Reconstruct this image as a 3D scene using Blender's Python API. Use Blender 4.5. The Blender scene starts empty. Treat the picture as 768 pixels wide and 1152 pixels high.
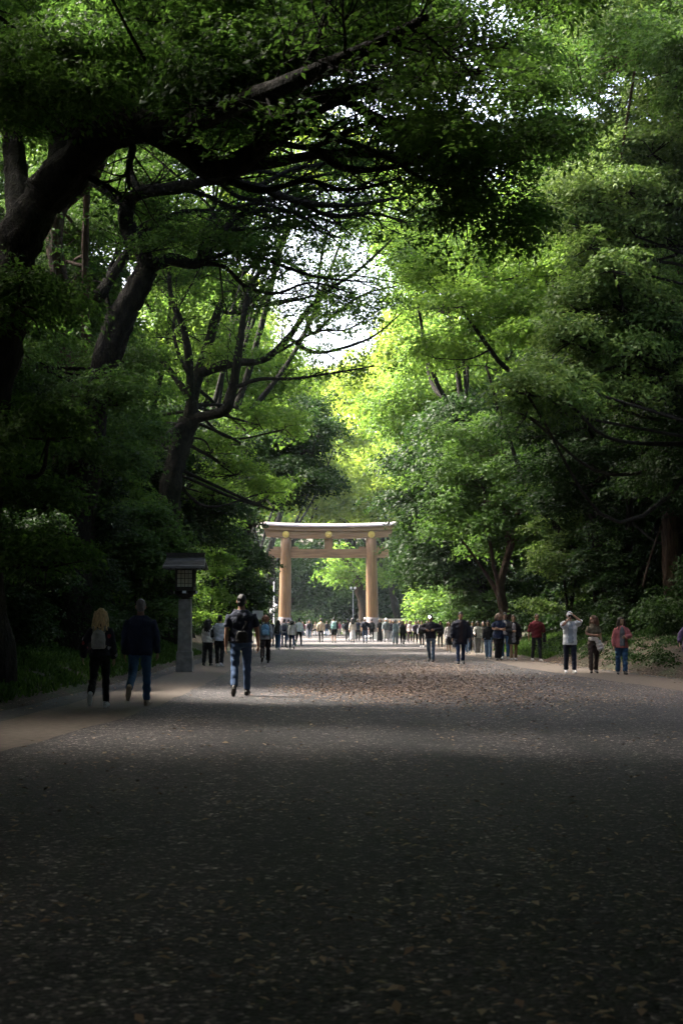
import bpy, math, random
import numpy as np
from mathutils import Vector, Matrix

random.seed(7)
RNG = np.random.default_rng(11)
SC = bpy.context.scene
COL = SC.collection
F, CX, CY, EYE = 1600.0, 384.0, 576.0, 1.25
PITCH = math.atan(129.0 / 1600.0)
SP, CP = math.sin(PITCH), math.cos(PITCH)


def W(px, py, Y):
    """point of the world seen at that place of the photograph, Y metres ahead"""
    u, v = (px - CX) / F, (CY - py) / F
    dy, dz = CP - v * SP, SP + v * CP
    t = Y / dy
    return np.array((u * t, Y, EYE + dz * t))


def foot_depth(py):
    v = (CY - py) / F
    return -EYE * (CP - v * SP) / (SP + v * CP)


# ------------------------------------------------------------------ materials
def new_mat(name):
    m = bpy.data.materials.new(name)
    m.use_nodes = True
    nt = m.node_tree
    nt.nodes.clear()
    out = nt.nodes.new('ShaderNodeOutputMaterial')
    return m, nt, out


def nd(nt, kind, **kw):
    n = nt.nodes.new(kind)
    for k, v in kw.items():
        if k.startswith('i_'):
            n.inputs[k[2:].replace('_', ' ')].default_value = v
        else:
            setattr(n, k, v)
    return n


def ramp(nt, fac, stops):
    r = nt.nodes.new('ShaderNodeValToRGB')
    e = r.color_ramp.elements
    while len(e) < len(stops):
        e.new(0.5)
    for q, (p, c) in zip(e, stops):
        q.position = p
        q.color = (c[0], c[1], c[2], 1)
    nt.links.new(fac, r.inputs['Fac'])
    return r.outputs['Color']


def coords(nt, space='Object', scale=(1, 1, 1)):
    t = nt.nodes.new('ShaderNodeTexCoord')
    mp = nt.nodes.new('ShaderNodeMapping')
    mp.inputs['Scale'].default_value = scale
    nt.links.new(t.outputs[space], mp.inputs['Vector'])
    return mp.outputs['Vector']


def noise(nt, vec, scale, detail=4, rough=0.55):
    n = nd(nt, 'ShaderNodeTexNoise')
    n.inputs['Scale'].default_value = scale
    n.inputs['Detail'].default_value = detail
    n.inputs['Roughness'].default_value = rough
    nt.links.new(vec, n.inputs['Vector'])
    return n.outputs['Fac']


def bump(nt, h, strength, dist):
    b = nd(nt, 'ShaderNodeBump')
    b.inputs['Strength'].default_value = strength
    b.inputs['Distance'].default_value = dist
    nt.links.new(h, b.inputs['Height'])
    return b.outputs['Normal']


def surf_mat(name, stops, scale=6.0, rough=0.75, bump_s=0.4, bump_d=0.01, stretch=(1, 1, 1), metal=0.0, spec=0.3, detail=5):
    m, nt, out = new_mat(name)
    v = coords(nt, 'Object', stretch)
    f = noise(nt, v, scale, detail, 0.6)
    c = ramp(nt, f, stops)
    p = nd(nt, 'ShaderNodeBsdfPrincipled')
    p.inputs['Roughness'].default_value = rough
    p.inputs['Metallic'].default_value = metal
    p.inputs['Specular IOR Level'].default_value = spec
    nt.links.new(c, p.inputs['Base Color'])
    if bump_s:
        nt.links.new(bump(nt, noise(nt, v, scale * 2.5, 4), bump_s, bump_d), p.inputs['Normal'])
    nt.links.new(p.outputs[0], out.inputs[0])
    return m


_cloth = {}


def cloth(rgb, kind='cloth'):
    key = (tuple(round(c, 3) for c in rgb), kind)
    if key not in _cloth:
        a = tuple(c * 0.78 for c in rgb)
        b = tuple(min(1, c * 1.2) for c in rgb)
        if kind == 'skin':
            _cloth[key] = surf_mat('skin', [(0.3, a), (0.7, b)], 9, 0.5, 0.1, 0.003)
        elif kind == 'hair':
            _cloth[key] = surf_mat('hair', [(0.3, tuple(c * .5 for c in rgb)), (0.7, tuple(min(1, c * 1.5) for c in rgb))], 22, 0.45, 0.9, 0.012, (2.2, 2.2, 0.35))
        elif kind == 'shoe':
            _cloth[key] = surf_mat('shoe', [(0.3, a), (0.7, b)], 20, 0.5, 0.2, 0.004)
        else:
            _cloth[key] = surf_mat(kind, [(0.3, a), (0.7, b)], 5.5, 0.85, 0.8, 0.03)
    return _cloth[key]


def leaf_mat(name, dark, light, trans=0.32, rough=0.55):
    m, nt, out = new_mat(name)
    a = nd(nt, 'ShaderNodeAttribute', attribute_name='tint')
    c = ramp(nt, a.outputs['Fac'], [(0.0, dark), (0.6, tuple((d + l) / 2 for d, l in zip(dark, light))), (1.0, light)])
    p = nd(nt, 'ShaderNodeBsdfPrincipled')
    p.inputs['Roughness'].default_value = rough
    p.inputs['Specular IOR Level'].default_value = 0.12
    nt.links.new(c, p.inputs['Base Color'])
    tr = nd(nt, 'ShaderNodeBsdfTranslucent')
    hs = nd(nt, 'ShaderNodeHueSaturation')
    hs.inputs['Hue'].default_value = 0.493
    hs.inputs['Saturation'].default_value = 1.0
    hs.inputs['Value'].default_value = 1.9
    nt.links.new(c, hs.inputs['Color'])
    nt.links.new(hs.outputs[0], tr.inputs[0])
    mx = nd(nt, 'ShaderNodeMixShader')
    mx.inputs[0].default_value = trans
    nt.links.new(p.outputs[0], mx.inputs[1])
    nt.links.new(tr.outputs[0], mx.inputs[2])
    nt.links.new(mx.outputs[0], out.inputs[0])
    return m


LEAF = {
    'dark': leaf_mat('dark_leaf', (0.007, 0.020, 0.004), (0.026, 0.060, 0.011), 0.32),
    'camphor': leaf_mat('camphor_leaf', (0.018, 0.046, 0.008), (0.062, 0.125, 0.018), 0.5),
    'mid': leaf_mat('mid_leaf', (0.020, 0.052, 0.009), (0.068, 0.132, 0.021), 0.38),
    'fresh': leaf_mat('fresh_leaf', (0.045, 0.102, 0.015), (0.130, 0.215, 0.030), 0.5),
    'gold': leaf_mat('yellow_green_leaf', (0.090, 0.150, 0.016), (0.225, 0.300, 0.040), 0.5),
    'pale': leaf_mat('pale_leaf', (0.032, 0.072, 0.013), (0.125, 0.190, 0.042), 0.34),
}
BARK = surf_mat('bark', [(0.3, (0.005, 0.004, 0.003)), (0.5, (0.014, 0.011, 0.008)), (0.72, (0.028, 0.025, 0.014))], 4.0, 0.95, 1.0, 0.12, (2.5, 2.5, 1.0), detail=8)
BARK_BROWN = surf_mat('brown_bark', [(0.3, (0.022, 0.013, 0.008)), (0.5, (0.055, 0.033, 0.021)), (0.72, (0.085, 0.056, 0.036))], 4.0, 0.95, 1.0, 0.10, (3.5, 3.5, 0.45), detail=8)


# ------------------------------------------------------------------ mesh tools
class MB:
    def __init__(self):
        self.v, self.f, self.n = [], [], 0

    def add(self, verts, faces):
        self.v.append(np.asarray(verts, float).reshape(-1, 3))
        n = self.n
        self.f.extend([tuple(i + n for i in f) for f in faces])
        self.n += len(self.v[-1])

    def box(self, c, s, rz=0.0, top=1.0):
        x, y, z = (q / 2 for q in s)
        p = np.array([(-x, -y, -z), (x, -y, -z), (x, y, -z), (-x, y, -z), (-x * top, -y * top, z), (x * top, -y * top, z), (x * top, y * top, z), (-x * top, y * top, z)])
        if rz:
            ca, sa = math.cos(rz), math.sin(rz)
            p = p @ np.array([(ca, sa, 0), (-sa, ca, 0), (0, 0, 1)])
        self.add(p + np.asarray(c, float), [(0, 3, 2, 1), (4, 5, 6, 7), (0, 1, 5, 4), (1, 2, 6, 5), (2, 3, 7, 6), (3, 0, 4, 7)])

    def tube(self, pts, radii, sides=8, ref=None, cap=True):
        pts = np.asarray(pts, float)
        n = len(pts)
        rr = np.array([(r, r) if np.isscalar(r) else r for r in radii], float)
        tan = np.gradient(pts, axis=0)
        tan /= np.linalg.norm(tan, axis=1)[:, None] + 1e-9
        if ref is None:
            ref = np.array((1.0, 0, 0)) if abs(tan[0][0]) < 0.8 else np.array((0, 1.0, 0))
        u = np.asarray(ref, float)
        ang = np.linspace(0, 2 * math.pi, sides, endpoint=False)
        ca, sa = np.cos(ang), np.sin(ang)
        vs = []
        for i in range(n):
            u = u - tan[i] * np.dot(u, tan[i])
            u /= np.linalg.norm(u) + 1e-9
            w = np.cross(tan[i], u)
            vs.append(pts[i] + np.outer(ca * rr[i, 0], u) + np.outer(sa * rr[i, 1], w))
        fs = []
        for i in range(n - 1):
            for k in range(sides):
                a, b = i * sides + k, i * sides + (k + 1) % sides
                fs.append((a, b, b + sides, a + sides))
        if cap:
            fs.append(tuple(range(sides - 1, -1, -1)))
            fs.append(tuple((n - 1) * sides + k for k in range(sides)))
        self.add(np.concatenate(vs), fs)

    def ball(self, c, r, seg=14, rings=9):
        r = np.array((r, r, r) if np.isscalar(r) else r, float)
        vs = [(0, 0, -1)]
        for i in range(1, rings):
            t = -math.pi / 2 + math.pi * i / rings
            for k in range(seg):
                a = 2 * math.pi * k / seg
                vs.append((math.cos(t) * math.cos(a), math.cos(t) * math.sin(a), math.sin(t)))
        vs.append((0, 0, 1))
        fs = [(0, 1 + (k + 1) % seg, 1 + k) for k in range(seg)]
        for i in range(rings - 2):
            for k in range(seg):
                a, b = 1 + i * seg + k, 1 + i * seg + (k + 1) % seg
                fs.append((a, b, b + seg, a + seg))
        top = len(vs) - 1
        base = 1 + (rings - 2) * seg
        fs += [(base + k, base + (k + 1) % seg, top) for k in range(seg)]
        self.add(np.array(vs) * r + np.asarray(c, float), fs)

    def lathe(self, prof, seg=24, c=(0, 0, 0)):
        self.tube([(c[0], c[1], c[2] + z) for z, r in prof], [r for z, r in prof], seg, ref=(1, 0, 0))

    def mesh(self, name, smooth=True):
        me = bpy.data.meshes.new(name)
        me.from_pydata(np.concatenate(self.v).tolist() if self.v else [], [], self.f)
        if smooth:
            me.polygons.foreach_set('use_smooth', [True] * len(me.polygons))
        me.update()
        return me

    def build(self, name, mat, parent=None, smooth=True, loc=None):
        return link(name, self.mesh(name, smooth), mat, parent, loc)


def link(name, me, mat, parent=None, loc=None):
    o = bpy.data.objects.new(name, me)
    COL.objects.link(o)
    if mat is not None:
        me.materials.clear()
        me.materials.append(mat)
    if parent is not None:
        o.parent = parent
    if loc is not None:
        o.location = [float(q) for q in loc]
    return o


def quads(name, verts, mat, tint=None, parent=None, nper=4, smooth=False):
    """one mesh of many loose quads from an (N,4,3) array"""
    verts = np.ascontiguousarray(verts, dtype=np.float32)
    n = verts.shape[0]
    me = bpy.data.meshes.new(name)
    me.vertices.add(n * 4)
    me.vertices.foreach_set('co', verts.ravel())
    me.loops.add(n * 4)
    me.loops.foreach_set('vertex_index', np.arange(n * 4, dtype=np.int32))
    me.polygons.add(n)
    me.polygons.foreach_set('loop_start', np.arange(0, n * 4, 4, dtype=np.int32))
    if tint is not None:
        at = me.attributes.new('tint', 'FLOAT', 'FACE')
        at.data.foreach_set('value', np.ascontiguousarray(tint, dtype=np.float32))
    me.update(calc_edges=True)
    return link(name, me, mat, parent)


def tag(o, label=None, cat=None, group=None, kind=None):
    if label:
        o['label'] = label
    if cat:
        o['category'] = cat
    if group:
        o['group'] = group
    if kind:
        o['kind'] = kind
    return o


def empty(name, loc, label, cat, group=None, rz=0.0):
    o = bpy.data.objects.new(name, None)
    COL.objects.link(o)
    o.location = [float(q) for q in loc]
    o.rotation_euler = (0, 0, rz)
    o.empty_display_size = 0.2
    return tag(o, label, cat, group)


def remeshed(mb, voxel, smooth_it=2):
    me = mb.mesh('tmp')
    o = bpy.data.objects.new('tmp', me)
    COL.objects.link(o)
    m = o.modifiers.new('r', 'REMESH')
    m.mode = 'VOXEL'
    m.voxel_size = voxel
    m.use_smooth_shade = True
    if smooth_it:
        s = o.modifiers.new('s', 'SMOOTH')
        s.iterations = smooth_it
        s.factor = 0.5
    dg = bpy.context.evaluated_depsgraph_get()
    out = bpy.data.meshes.new_from_object(o.evaluated_get(dg))
    bpy.data.objects.remove(o)
    bpy.data.meshes.remove(me)
    out.polygons.foreach_set('use_smooth', [True] * len(out.polygons))
    return out


def lerp_curve(tab, y):
    ys, xs = zip(*tab)
    return np.interp(y, ys, xs)


# ------------------------------------------------------------------ ground layout
LEFT_IN = [(-40, -5.2), (0, -4.3), (14.3, -3.43), (21, -2.9), (33, -3.0), (44, -3.3), (60, -3.8), (100, -5.0), (150, -7.0), (400, -9)]
LEFT_OUT = [(-40, -6.6), (0, -5.7), (14.3, -4.75), (21, -4.4), (33, -4.42), (44, -4.7), (60, -5.2), (100, -6.3), (150, -8.4), (400, -10.4)]
RIGHT_IN = [(-40, 10.5), (0, 8.8), (14, 7.8), (27.8, 6.67), (36, 6.0), (44, 5.5), (57, 5.5), (100, 5.7), (150, 7.0), (400, 9)]
RIGHT_OUT = [(-40, 13.0), (0, 11.0), (14, 9.8), (27.8, 8.4), (36, 7.75), (44, 7.2), (57, 6.9), (100, 7.1), (150, 8.6), (400, 10.6)]


def smooth_tab(tab):
    ys = np.array([t[0] for t in tab], float)
    xs = np.array([t[1] for t in tab], float)
    yy = np.concatenate([np.linspace(-40, 80, 160), np.linspace(81, 400, 120)])
    xx = np.interp(yy, ys, xs)
    k = np.hanning(13)
    k /= k.sum()
    xs2 = np.convolve(np.pad(xx, 6, mode='edge'), k, mode='valid')
    return list(zip(yy, xs2))


LEFT_IN, LEFT_OUT, RIGHT_IN, RIGHT_OUT = map(smooth_tab, (LEFT_IN, LEFT_OUT, RIGHT_IN, RIGHT_OUT))


def bank(x, y):
    """height of the forest floor"""
    x = np.asarray(x, float)
    y = np.asarray(y, float)
    l = lerp_curve(LEFT_OUT, y) - 0.55 - x
    r = x - lerp_curve(RIGHT_OUT, y) - 0.30
    hl = np.where(l > 0, 1.5 * (1 - np.exp(-np.maximum(l, 0) / 3.6)), 0)
    hr = np.where(r > 0, 1.9 * (1 - np.exp(-np.maximum(r, 0) / 4.0)), 0)
    wob = 0.10 * np.sin(x * 0.9 + y * 0.31) * np.sin(y * 0.47 + 1.3)
    fade = np.clip((175 - y) / 20, 0, 1)
    h = (hl + hr) * fade
    return h + np.minimum(h, 0.5) * wob - np.where((l <= 0) & (r <= 0), 0.03, 0.0)


def ground_sheet():
    ys = np.concatenate([np.linspace(-60, 4, 18), np.linspace(5, 80, 110), np.linspace(82, 200, 50), np.linspace(215, 900, 24)])
    xs = np.concatenate([np.linspace(-500, -40, 14), np.linspace(-36, -12, 22), np.linspace(-11.5, 14, 86), np.linspace(15, 40, 22), np.linspace(50, 500, 14)])
    X, Y = np.meshgrid(xs, ys)
    Z = bank(X, Y)
    v = np.stack([X, Y, Z], -1).reshape(-1, 3)
    nx = len(xs)
    f = [(j * nx + i, j * nx + i + 1, (j + 1) * nx + i + 1, (j + 1) * nx + i) for j in range(len(ys) - 1) for i in range(nx - 1)]
    mb = MB()
    mb.add(v, f)
    m, nt, out = new_mat('forest_floor')
    vec = coords(nt)
    n1 = noise(nt, vec, 0.7, 6)
    n2 = noise(nt, vec, 14, 5, 0.7)
    c1 = ramp(nt, n2, [(0.3, (0.012, 0.008, 0.005)), (0.5, (0.030, 0.019, 0.011)), (0.72, (0.065, 0.040, 0.022))])
    c2 = ramp(nt, n2, [(0.3, (0.014, 0.022, 0.007)), (0.7, (0.040, 0.060, 0.016))])
    k = ramp(nt, n1, [(0.48, (0, 0, 0)), (0.62, (1, 1, 1))])
    mx = nd(nt, 'ShaderNodeMix', data_type='RGBA')
    nt.links.new(k, mx.inputs[0])
    nt.links.new(c1, mx.inputs[6])
    nt.links.new(c2, mx.inputs[7])
    p = nd(nt, 'ShaderNodeBsdfPrincipled')
    p.inputs['Roughness'].default_value = 0.95
    nt.links.new(mx.outputs[2], p.inputs['Base Color'])
    nt.links.new(bump(nt, n2, 1.0, 0.06), p.inputs['Normal'])
    nt.links.new(p.outputs[0], out.inputs[0])
    tag(mb.build('ground', m), kind='structure')


def strip(name, t0, t1, z, mat, y0=-40, y1=400, nx=4, off0=0, off1=0):
    ys = np.concatenate([np.linspace(y0, 80, 150), np.linspace(82, y1, 70)])
    a, b = lerp_curve(t0, ys) + off0, lerp_curve(t1, ys) + off1
    wob = 0.03 * np.sin(ys * 1.7) + 0.02 * np.sin(ys * 4.1 + 1)
    v = []
    for i in range(nx + 1):
        t = i / nx
        v.append(np.stack([a + (b - a) * t + wob, ys, np.full_like(ys, z)], -1))
    v = np.stack(v, 1).reshape(-1, 3)
    n = nx + 1
    f = [(j * n + i, j * n + i + 1, (j + 1) * n + i + 1, (j + 1) * n + i) for j in range(len(ys) - 1) for i in range(nx)]
    mb = MB()
    mb.add(v, f)
    return tag(mb.build(name, mat), kind='structure')


def gravel_mat():
    m, nt, out = new_mat('gravel')
    vec = coords(nt)
    vo = nd(nt, 'ShaderNodeTexVoronoi', feature='F1')
    vo.inputs['Scale'].default_value = 46
    vo.inputs['Randomness'].default_value = 1.0
    nt.links.new(vec, vo.inputs['Vector'])
    sx = nd(nt, 'ShaderNodeSeparateColor')
    nt.links.new(vo.outputs['Color'], sx.inputs[0])
    stone = ramp(nt, sx.outputs[0], [(0.0, (0.008, 0.0076, 0.0086)), (0.5, (0.022, 0.0205, 0.022)), (0.8, (0.041, 0.038, 0.039)), (0.93, (0.125, 0.117, 0.117)), (1.0, (0.30, 0.29, 0.28))])
    v2 = nd(nt, 'ShaderNodeTexVoronoi', feature='F1')
    v2.inputs['Scale'].default_value = 21
    nt.links.new(vec, v2.inputs['Vector'])
    s2 = nd(nt, 'ShaderNodeSeparateColor')
    nt.links.new(v2.outputs['Color'], s2.inputs[0])
    peb = ramp(nt, s2.outputs[1], [(0.0, (0.40, 0.40, 0.40)), (0.16, (0.5, 0.5, 0.5)), (0.22, (0.9, 0.9, 0.9)), (0.8, (0.95, 0.95, 0.95)), (0.88, (1.9, 1.85, 1.8)), (1.0, (2.6, 2.5, 2.4))])
    mp = nd(nt, 'ShaderNodeMix', data_type='RGBA', blend_type='MULTIPLY')
    mp.inputs[0].default_value = 1
    nt.links.new(stone, mp.inputs[6])
    nt.links.new(peb, mp.inputs[7])
    stone = mp.outputs[2]
    big = noise(nt, vec, 0.35, 5, 0.6)
    bigc = ramp(nt, big, [(0.3, (0.66, 0.61, 0.61)), (0.7, (1.26, 1.13, 1.11))])
    mid = noise(nt, vec, 5.0, 5, 0.7)
    midc = ramp(nt, mid, [(0.32, (0.45, 0.45, 0.47)), (0.5, (1.0, 0.98, 0.96)), (0.68, (1.5, 1.45, 1.44))])
    trk = noise(nt, coords(nt, 'Object', (1.1, 0.09, 1)), 1.0, 3, 0.5)
    trc = ramp(nt, trk, [(0.36, (0.66, 0.66, 0.66)), (0.5, (1.0, 1.0, 1.0)), (0.64, (1.38, 1.36, 1.34))])
    mt = nd(nt, 'ShaderNodeMix', data_type='RGBA', blend_type='MULTIPLY')
    mt.inputs[0].default_value = 1
    nt.links.new(stone, mt.inputs[6])
    nt.links.new(trc, mt.inputs[7])
    stone = mt.outputs[2]
    mul = nd(nt, 'ShaderNodeMix', data_type='RGBA', blend_type='MULTIPLY')
    mul.inputs[0].default_value = 1
    nt.links.new(stone, mul.inputs[6])
    nt.links.new(bigc, mul.inputs[7])
    mul2 = nd(nt, 'ShaderNodeMix', data_type='RGBA', blend_type='MULTIPLY')
    mul2.inputs[0].default_value = 1
    nt.links.new(mul.outputs[2], mul2.inputs[6])
    nt.links.new(midc, mul2.inputs[7])
    p = nd(nt, 'ShaderNodeBsdfPrincipled')
    p.inputs['Roughness'].default_value = 0.8
    nt.links.new(mul2.outputs[2], p.inputs['Base Color'])
    inv = nd(nt, 'ShaderNodeMath', operation='MULTIPLY_ADD')
    inv.inputs[1].default_value = -1
    inv.inputs[2].default_value = 1
    nt.links.new(vo.outputs['Distance'], inv.inputs[0])
    b1 = nd(nt, 'ShaderNodeBump')
    b1.inputs['Strength'].default_value = 1.0
    b1.inputs['Distance'].default_value = 0.012
    nt.links.new(inv.outputs[0], b1.inputs['Height'])
    b2 = nd(nt, 'ShaderNodeBump')
    b2.inputs['Strength'].default_value = 0.6
    b2.inputs['Distance'].default_value = 0.05
    nt.links.new(noise(nt, vec, 3.0, 5), b2.inputs['Height'])
    nt.links.new(b1.outputs[0], b2.inputs['Normal'])
    nt.links.new(b2.outputs[0], p.inputs['Normal'])
    nt.links.new(p.outputs[0], out.inputs[0])
    return m


ground_sheet()
GRAVEL = gravel_mat()
PATH = surf_mat('path_paving', [(0.3, (0.066, 0.051, 0.041)), (0.5, (0.100, 0.079, 0.063)), (0.75, (0.142, 0.115, 0.093))], 9.0, 0.85, 0.5, 0.01, detail=8)
GUTTER = surf_mat('gutter_stone', [(0.3, (0.025, 0.025, 0.025)), (0.7, (0.075, 0.072, 0.070))], 7.0, 0.85, 0.6, 0.02, detail=8)
strip('gravel_avenue', LEFT_IN, RIGHT_IN, 0.0, GRAVEL, nx=12)
strip('left_path', LEFT_OUT, LEFT_IN, 0.004, PATH, off1=0.02)
strip('right_path', RIGHT_IN, RIGHT_OUT, 0.004, PATH, off0=-0.02)
strip('left_gutter', LEFT_OUT, LEFT_OUT, 0.008, GUTTER, off0=-0.55, off1=0.01, nx=2)
strip('right_gutter', RIGHT_OUT, RIGHT_OUT, 0.008, GUTTER, off0=-0.01, off1=0.28, nx=2)


# ------------------------------------------------------------------ leaf cards (real little leaves, four corners each)
def unit(a):
    return a / (np.linalg.norm(a, axis=-1, keepdims=True) + 1e-9)


def leaves(pos, nrm, dirs, size, width=0.5, fold=0.25):
    """(N,4,3) leaf quads: base, side, tip, side"""
    n = unit(nrm)
    d = dirs - n * np.sum(dirs * n, -1, keepdims=True)
    d = unit(d)
    s = np.cross(n, d)
    L = size[:, None]
    w = L * width * 0.5
    a = pos - d * L * 0.5
    c = pos + d * L * 0.5 - n * L * 0.10
    b = pos + s * w + n * L * fold * 0.3 - d * L * 0.05
    e = pos - s * w + n * L * fold * 0.3 - d * L * 0.05
    return np.stack([a, b, c, e], 1)


def spray_leaves(centers, normals, radius, k, size, tint0=None, droop=0.25, width=0.5, scatter=0.5):
    """k leaves on a loose disc round every spray centre"""
    M = len(centers)
    c = np.repeat(centers, k, 0)
    n = np.repeat(unit(normals), k, 0)
    N = M * k
    r = np.sqrt(RNG.random(N)) * np.repeat(np.broadcast_to(radius, M), k) * RNG.uniform(0.8, 1.25, N)
    a = RNG.random(N) * 2 * math.pi
    ref = np.where(np.abs(n[:, :1]) < 0.8, np.array([[1.0, 0, 0]]), np.array([[0, 1.0, 0]]))
    u = unit(ref - n * np.sum(ref * n, -1, keepdims=True))
    w = np.cross(n, u)
    rad = u * np.cos(a)[:, None] + w * np.sin(a)[:, None]
    pos = c + rad * r[:, None] + n * RNG.normal(0, 0.12, N)[:, None] * np.repeat(np.broadcast_to(radius, M), k)[:, None]
    pos[:, 2] -= droop * r * r / np.repeat(np.broadcast_to(radius, M), k)
    nn = n + RNG.normal(0, scatter, (N, 3))
    dd = rad + RNG.normal(0, 0.6, (N, 3))
    dd[:, 2] -= 0.25
    sz = size * RNG.uniform(0.65, 1.3, N)
    t = np.repeat(RNG.normal(0.45, 0.16, M) if tint0 is None else tint0, k) + RNG.normal(0, 0.16, N)
    return leaves(pos, nn, dd, sz, width), np.clip(t, 0, 1)


def clump_sprays(c, r, lai, L, k, sr, up=0.9):
    """spray centres and normals through the shell of one bough"""
    rx, ry, rz = r
    area = math.pi * rx * ry + 0.5 * math.pi * (rx + ry) * rz
    M = max(3, int(lai * area / (k * 0.27 * L * L)))
    d = unit(RNG.normal(size=(M, 3)))
    d[:, 2] = np.where(d[:, 2] < -0.25, -d[:, 2] * RNG.uniform(-0.6, 1, M), d[:, 2])
    q = RNG.random(M) ** 0.42
    lump = 1 + 0.28 * np.sin(d[:, 0] * 5.1 + c[0]) * np.sin(d[:, 1] * 4.7 + c[1]) + 0.16 * np.sin(d[:, 2] * 8 + c[2] * 3)
    p = np.asarray(c) + d * np.array((rx, ry, rz)) * (q * lump)[:, None]
    nrm = d * 0.75 + np.array((0, 0, up)) + RNG.normal(0, 0.25, (M, 3))
    return p, nrm


# ------------------------------------------------------------------ litter and grass
def litter():
    def place(n, ys, x0, x1):
        y = ys
        x = x0 + (x1 - x0) * RNG.random(len(y))
        return np.stack([x, y], 1)
    P = []
    n = 9500
    y = 3.6 / (1 - RNG.random(n) * (1 - 3.6 / 60))  # more where the view is close
    x = lerp_curve(LEFT_IN, y) + (lerp_curve(RIGHT_IN, y) - lerp_curve(LEFT_IN, y)) * RNG.random(n)
    keep = RNG.random(n) < 0.22 + 0.78 * (np.sin(x * 1.3 + 0.7 * y) * np.sin(y * 0.9 - x * 0.5) > -0.2)
    P.append(np.stack([x, y], 1)[keep])
    n = 36000  # the brown drift in the middle of the avenue
    y = 21 + RNG.gamma(3.0, 5.2, n)
    y = np.where(y > 64, RNG.uniform(26, 60, n), y)
    y -= 4.5 * RNG.random(n) ** 3
    x = 1.8 + RNG.normal(0, 1.55, n) + 0.4 * np.sin(y * 0.6)
    ok = (x > lerp_curve(LEFT_IN, y) + 1.5) & (x < lerp_curve(RIGHT_IN, y) - 0.25)
    P.append(np.stack([x, y], 1)[ok])
    n = 1500  # a thin band along the left border of the avenue, and on the path edges
    y = RNG.uniform(12, 70, n)
    x = lerp_curve(LEFT_OUT, y) - 0.55 + RNG.normal(0, 0.25, n)
    P.append(np.stack([x, y], 1))
    n = 2200
    y = RNG.uniform(22, 60, n)
    x = lerp_curve(RIGHT_OUT, y) + 0.2 + RNG.normal(0, 0.3, n)
    P.append(np.stack([x, y], 1))
    n = 30000  # right bank
    y = RNG.uniform(22, 52, n)
    x = lerp_curve(RIGHT_OUT, y) + 0.3 + 5 * RNG.random(n) ** 1.3
    P.append(np.stack([x, y], 1))
    n = 2500
    y = RNG.uniform(13, 40, n)
    x = lerp_curve(LEFT_OUT, y) - 0.6 - 3 * RNG.random(n)
    P.append(np.stack([x, y], 1))
    P = np.concatenate(P)
    N = len(P)
    z = np.maximum(bank(P[:, 0], P[:, 1]), 0.008) + RNG.uniform(0.004, 0.022, N)
    pos = np.stack([P[:, 0], P[:, 1], z], 1)
    nrm = np.stack([RNG.normal(0, 0.16, N), RNG.normal(0, 0.16, N), np.ones(N)], 1)
    dirs = RNG.normal(0, 1, (N, 3))
    sz = 0.018 + 0.058 * RNG.random(N) ** 1.4 * (1 + 0.35 * (P[:, 1] > 15) * RNG.random(N))
    q = leaves(pos, nrm, dirs, sz, 0.48, 0.12)
    q[:, :, 2] = np.maximum(q[:, :, 2], np.maximum(bank(q[:, :, 0], q[:, :, 1]), 0.006) + 0.002)
    m, nt, out = new_mat('fallen_leaf')
    a = nd(nt, 'ShaderNodeAttribute', attribute_name='tint')
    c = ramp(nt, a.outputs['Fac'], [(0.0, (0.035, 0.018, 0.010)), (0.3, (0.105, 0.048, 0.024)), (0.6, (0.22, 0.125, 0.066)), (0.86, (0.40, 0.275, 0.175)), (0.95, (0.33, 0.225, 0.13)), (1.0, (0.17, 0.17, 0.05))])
    p = nd(nt, 'ShaderNodeBsdfPrincipled')
    p.inputs['Roughness'].default_value = 0.6
    nt.links.new(c, p.inputs['Base Color'])
    nt.links.new(p.outputs[0], out.inputs[0])
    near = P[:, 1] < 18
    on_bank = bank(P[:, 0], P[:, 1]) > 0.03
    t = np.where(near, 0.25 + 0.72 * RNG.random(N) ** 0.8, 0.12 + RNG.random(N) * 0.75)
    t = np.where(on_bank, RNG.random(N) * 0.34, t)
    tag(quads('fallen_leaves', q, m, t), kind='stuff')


def grass():
    n = 60000
    y = RNG.uniform(13, 62, n)
    l = RNG.random(n) ** 0.8 * 3.4
    x = lerp_curve(LEFT_OUT, y) - 0.75 - l
    n2 = 16000
    y2 = RNG.uniform(52, 70, n2)
    x2 = lerp_curve(RIGHT_OUT, y2) + 0.45 + 3.2 * RNG.random(n2)
    x, y = np.concatenate([x, x2]), np.concatenate([y, y2])
    keep = (np.sin(x * 2.3 + y) * np.sin(y * 1.1 - x) > -0.75)
    x, y = x[keep], y[keep]
    N = len(x)
    z = bank(x, y)
    pos = np.stack([x, y, z], 1)
    h = RNG.uniform(0.05, 0.17, N)
    lean = np.stack([RNG.normal(0, 0.45, N), RNG.normal(0, 0.45, N), np.ones(N)], 1)
    lean = unit(lean)
    s = unit(np.stack([RNG.normal(size=N), RNG.normal(size=N), np.zeros(N)], 1)) * (0.010 + 0.012 * RNG.random(N))[:, None]
    a = pos - s
    b = pos + s
    tip = pos + lean * h[:, None]
    mid = pos + lean * (h * 0.55)[:, None]
    q = np.stack([a, b, mid + s * 0.7 + (tip - mid), mid - s * 0.6 + (tip - mid) * 0.9], 1)
    m = leaf_mat('grass_blade', (0.018, 0.045, 0.007), (0.058, 0.115, 0.018), 0.3, 0.6)
    tag(quads('grass', q, m, np.clip(RNG.normal(0.5, 0.25, N), 0, 1)), kind='stuff')


litter()
grass()


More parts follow.
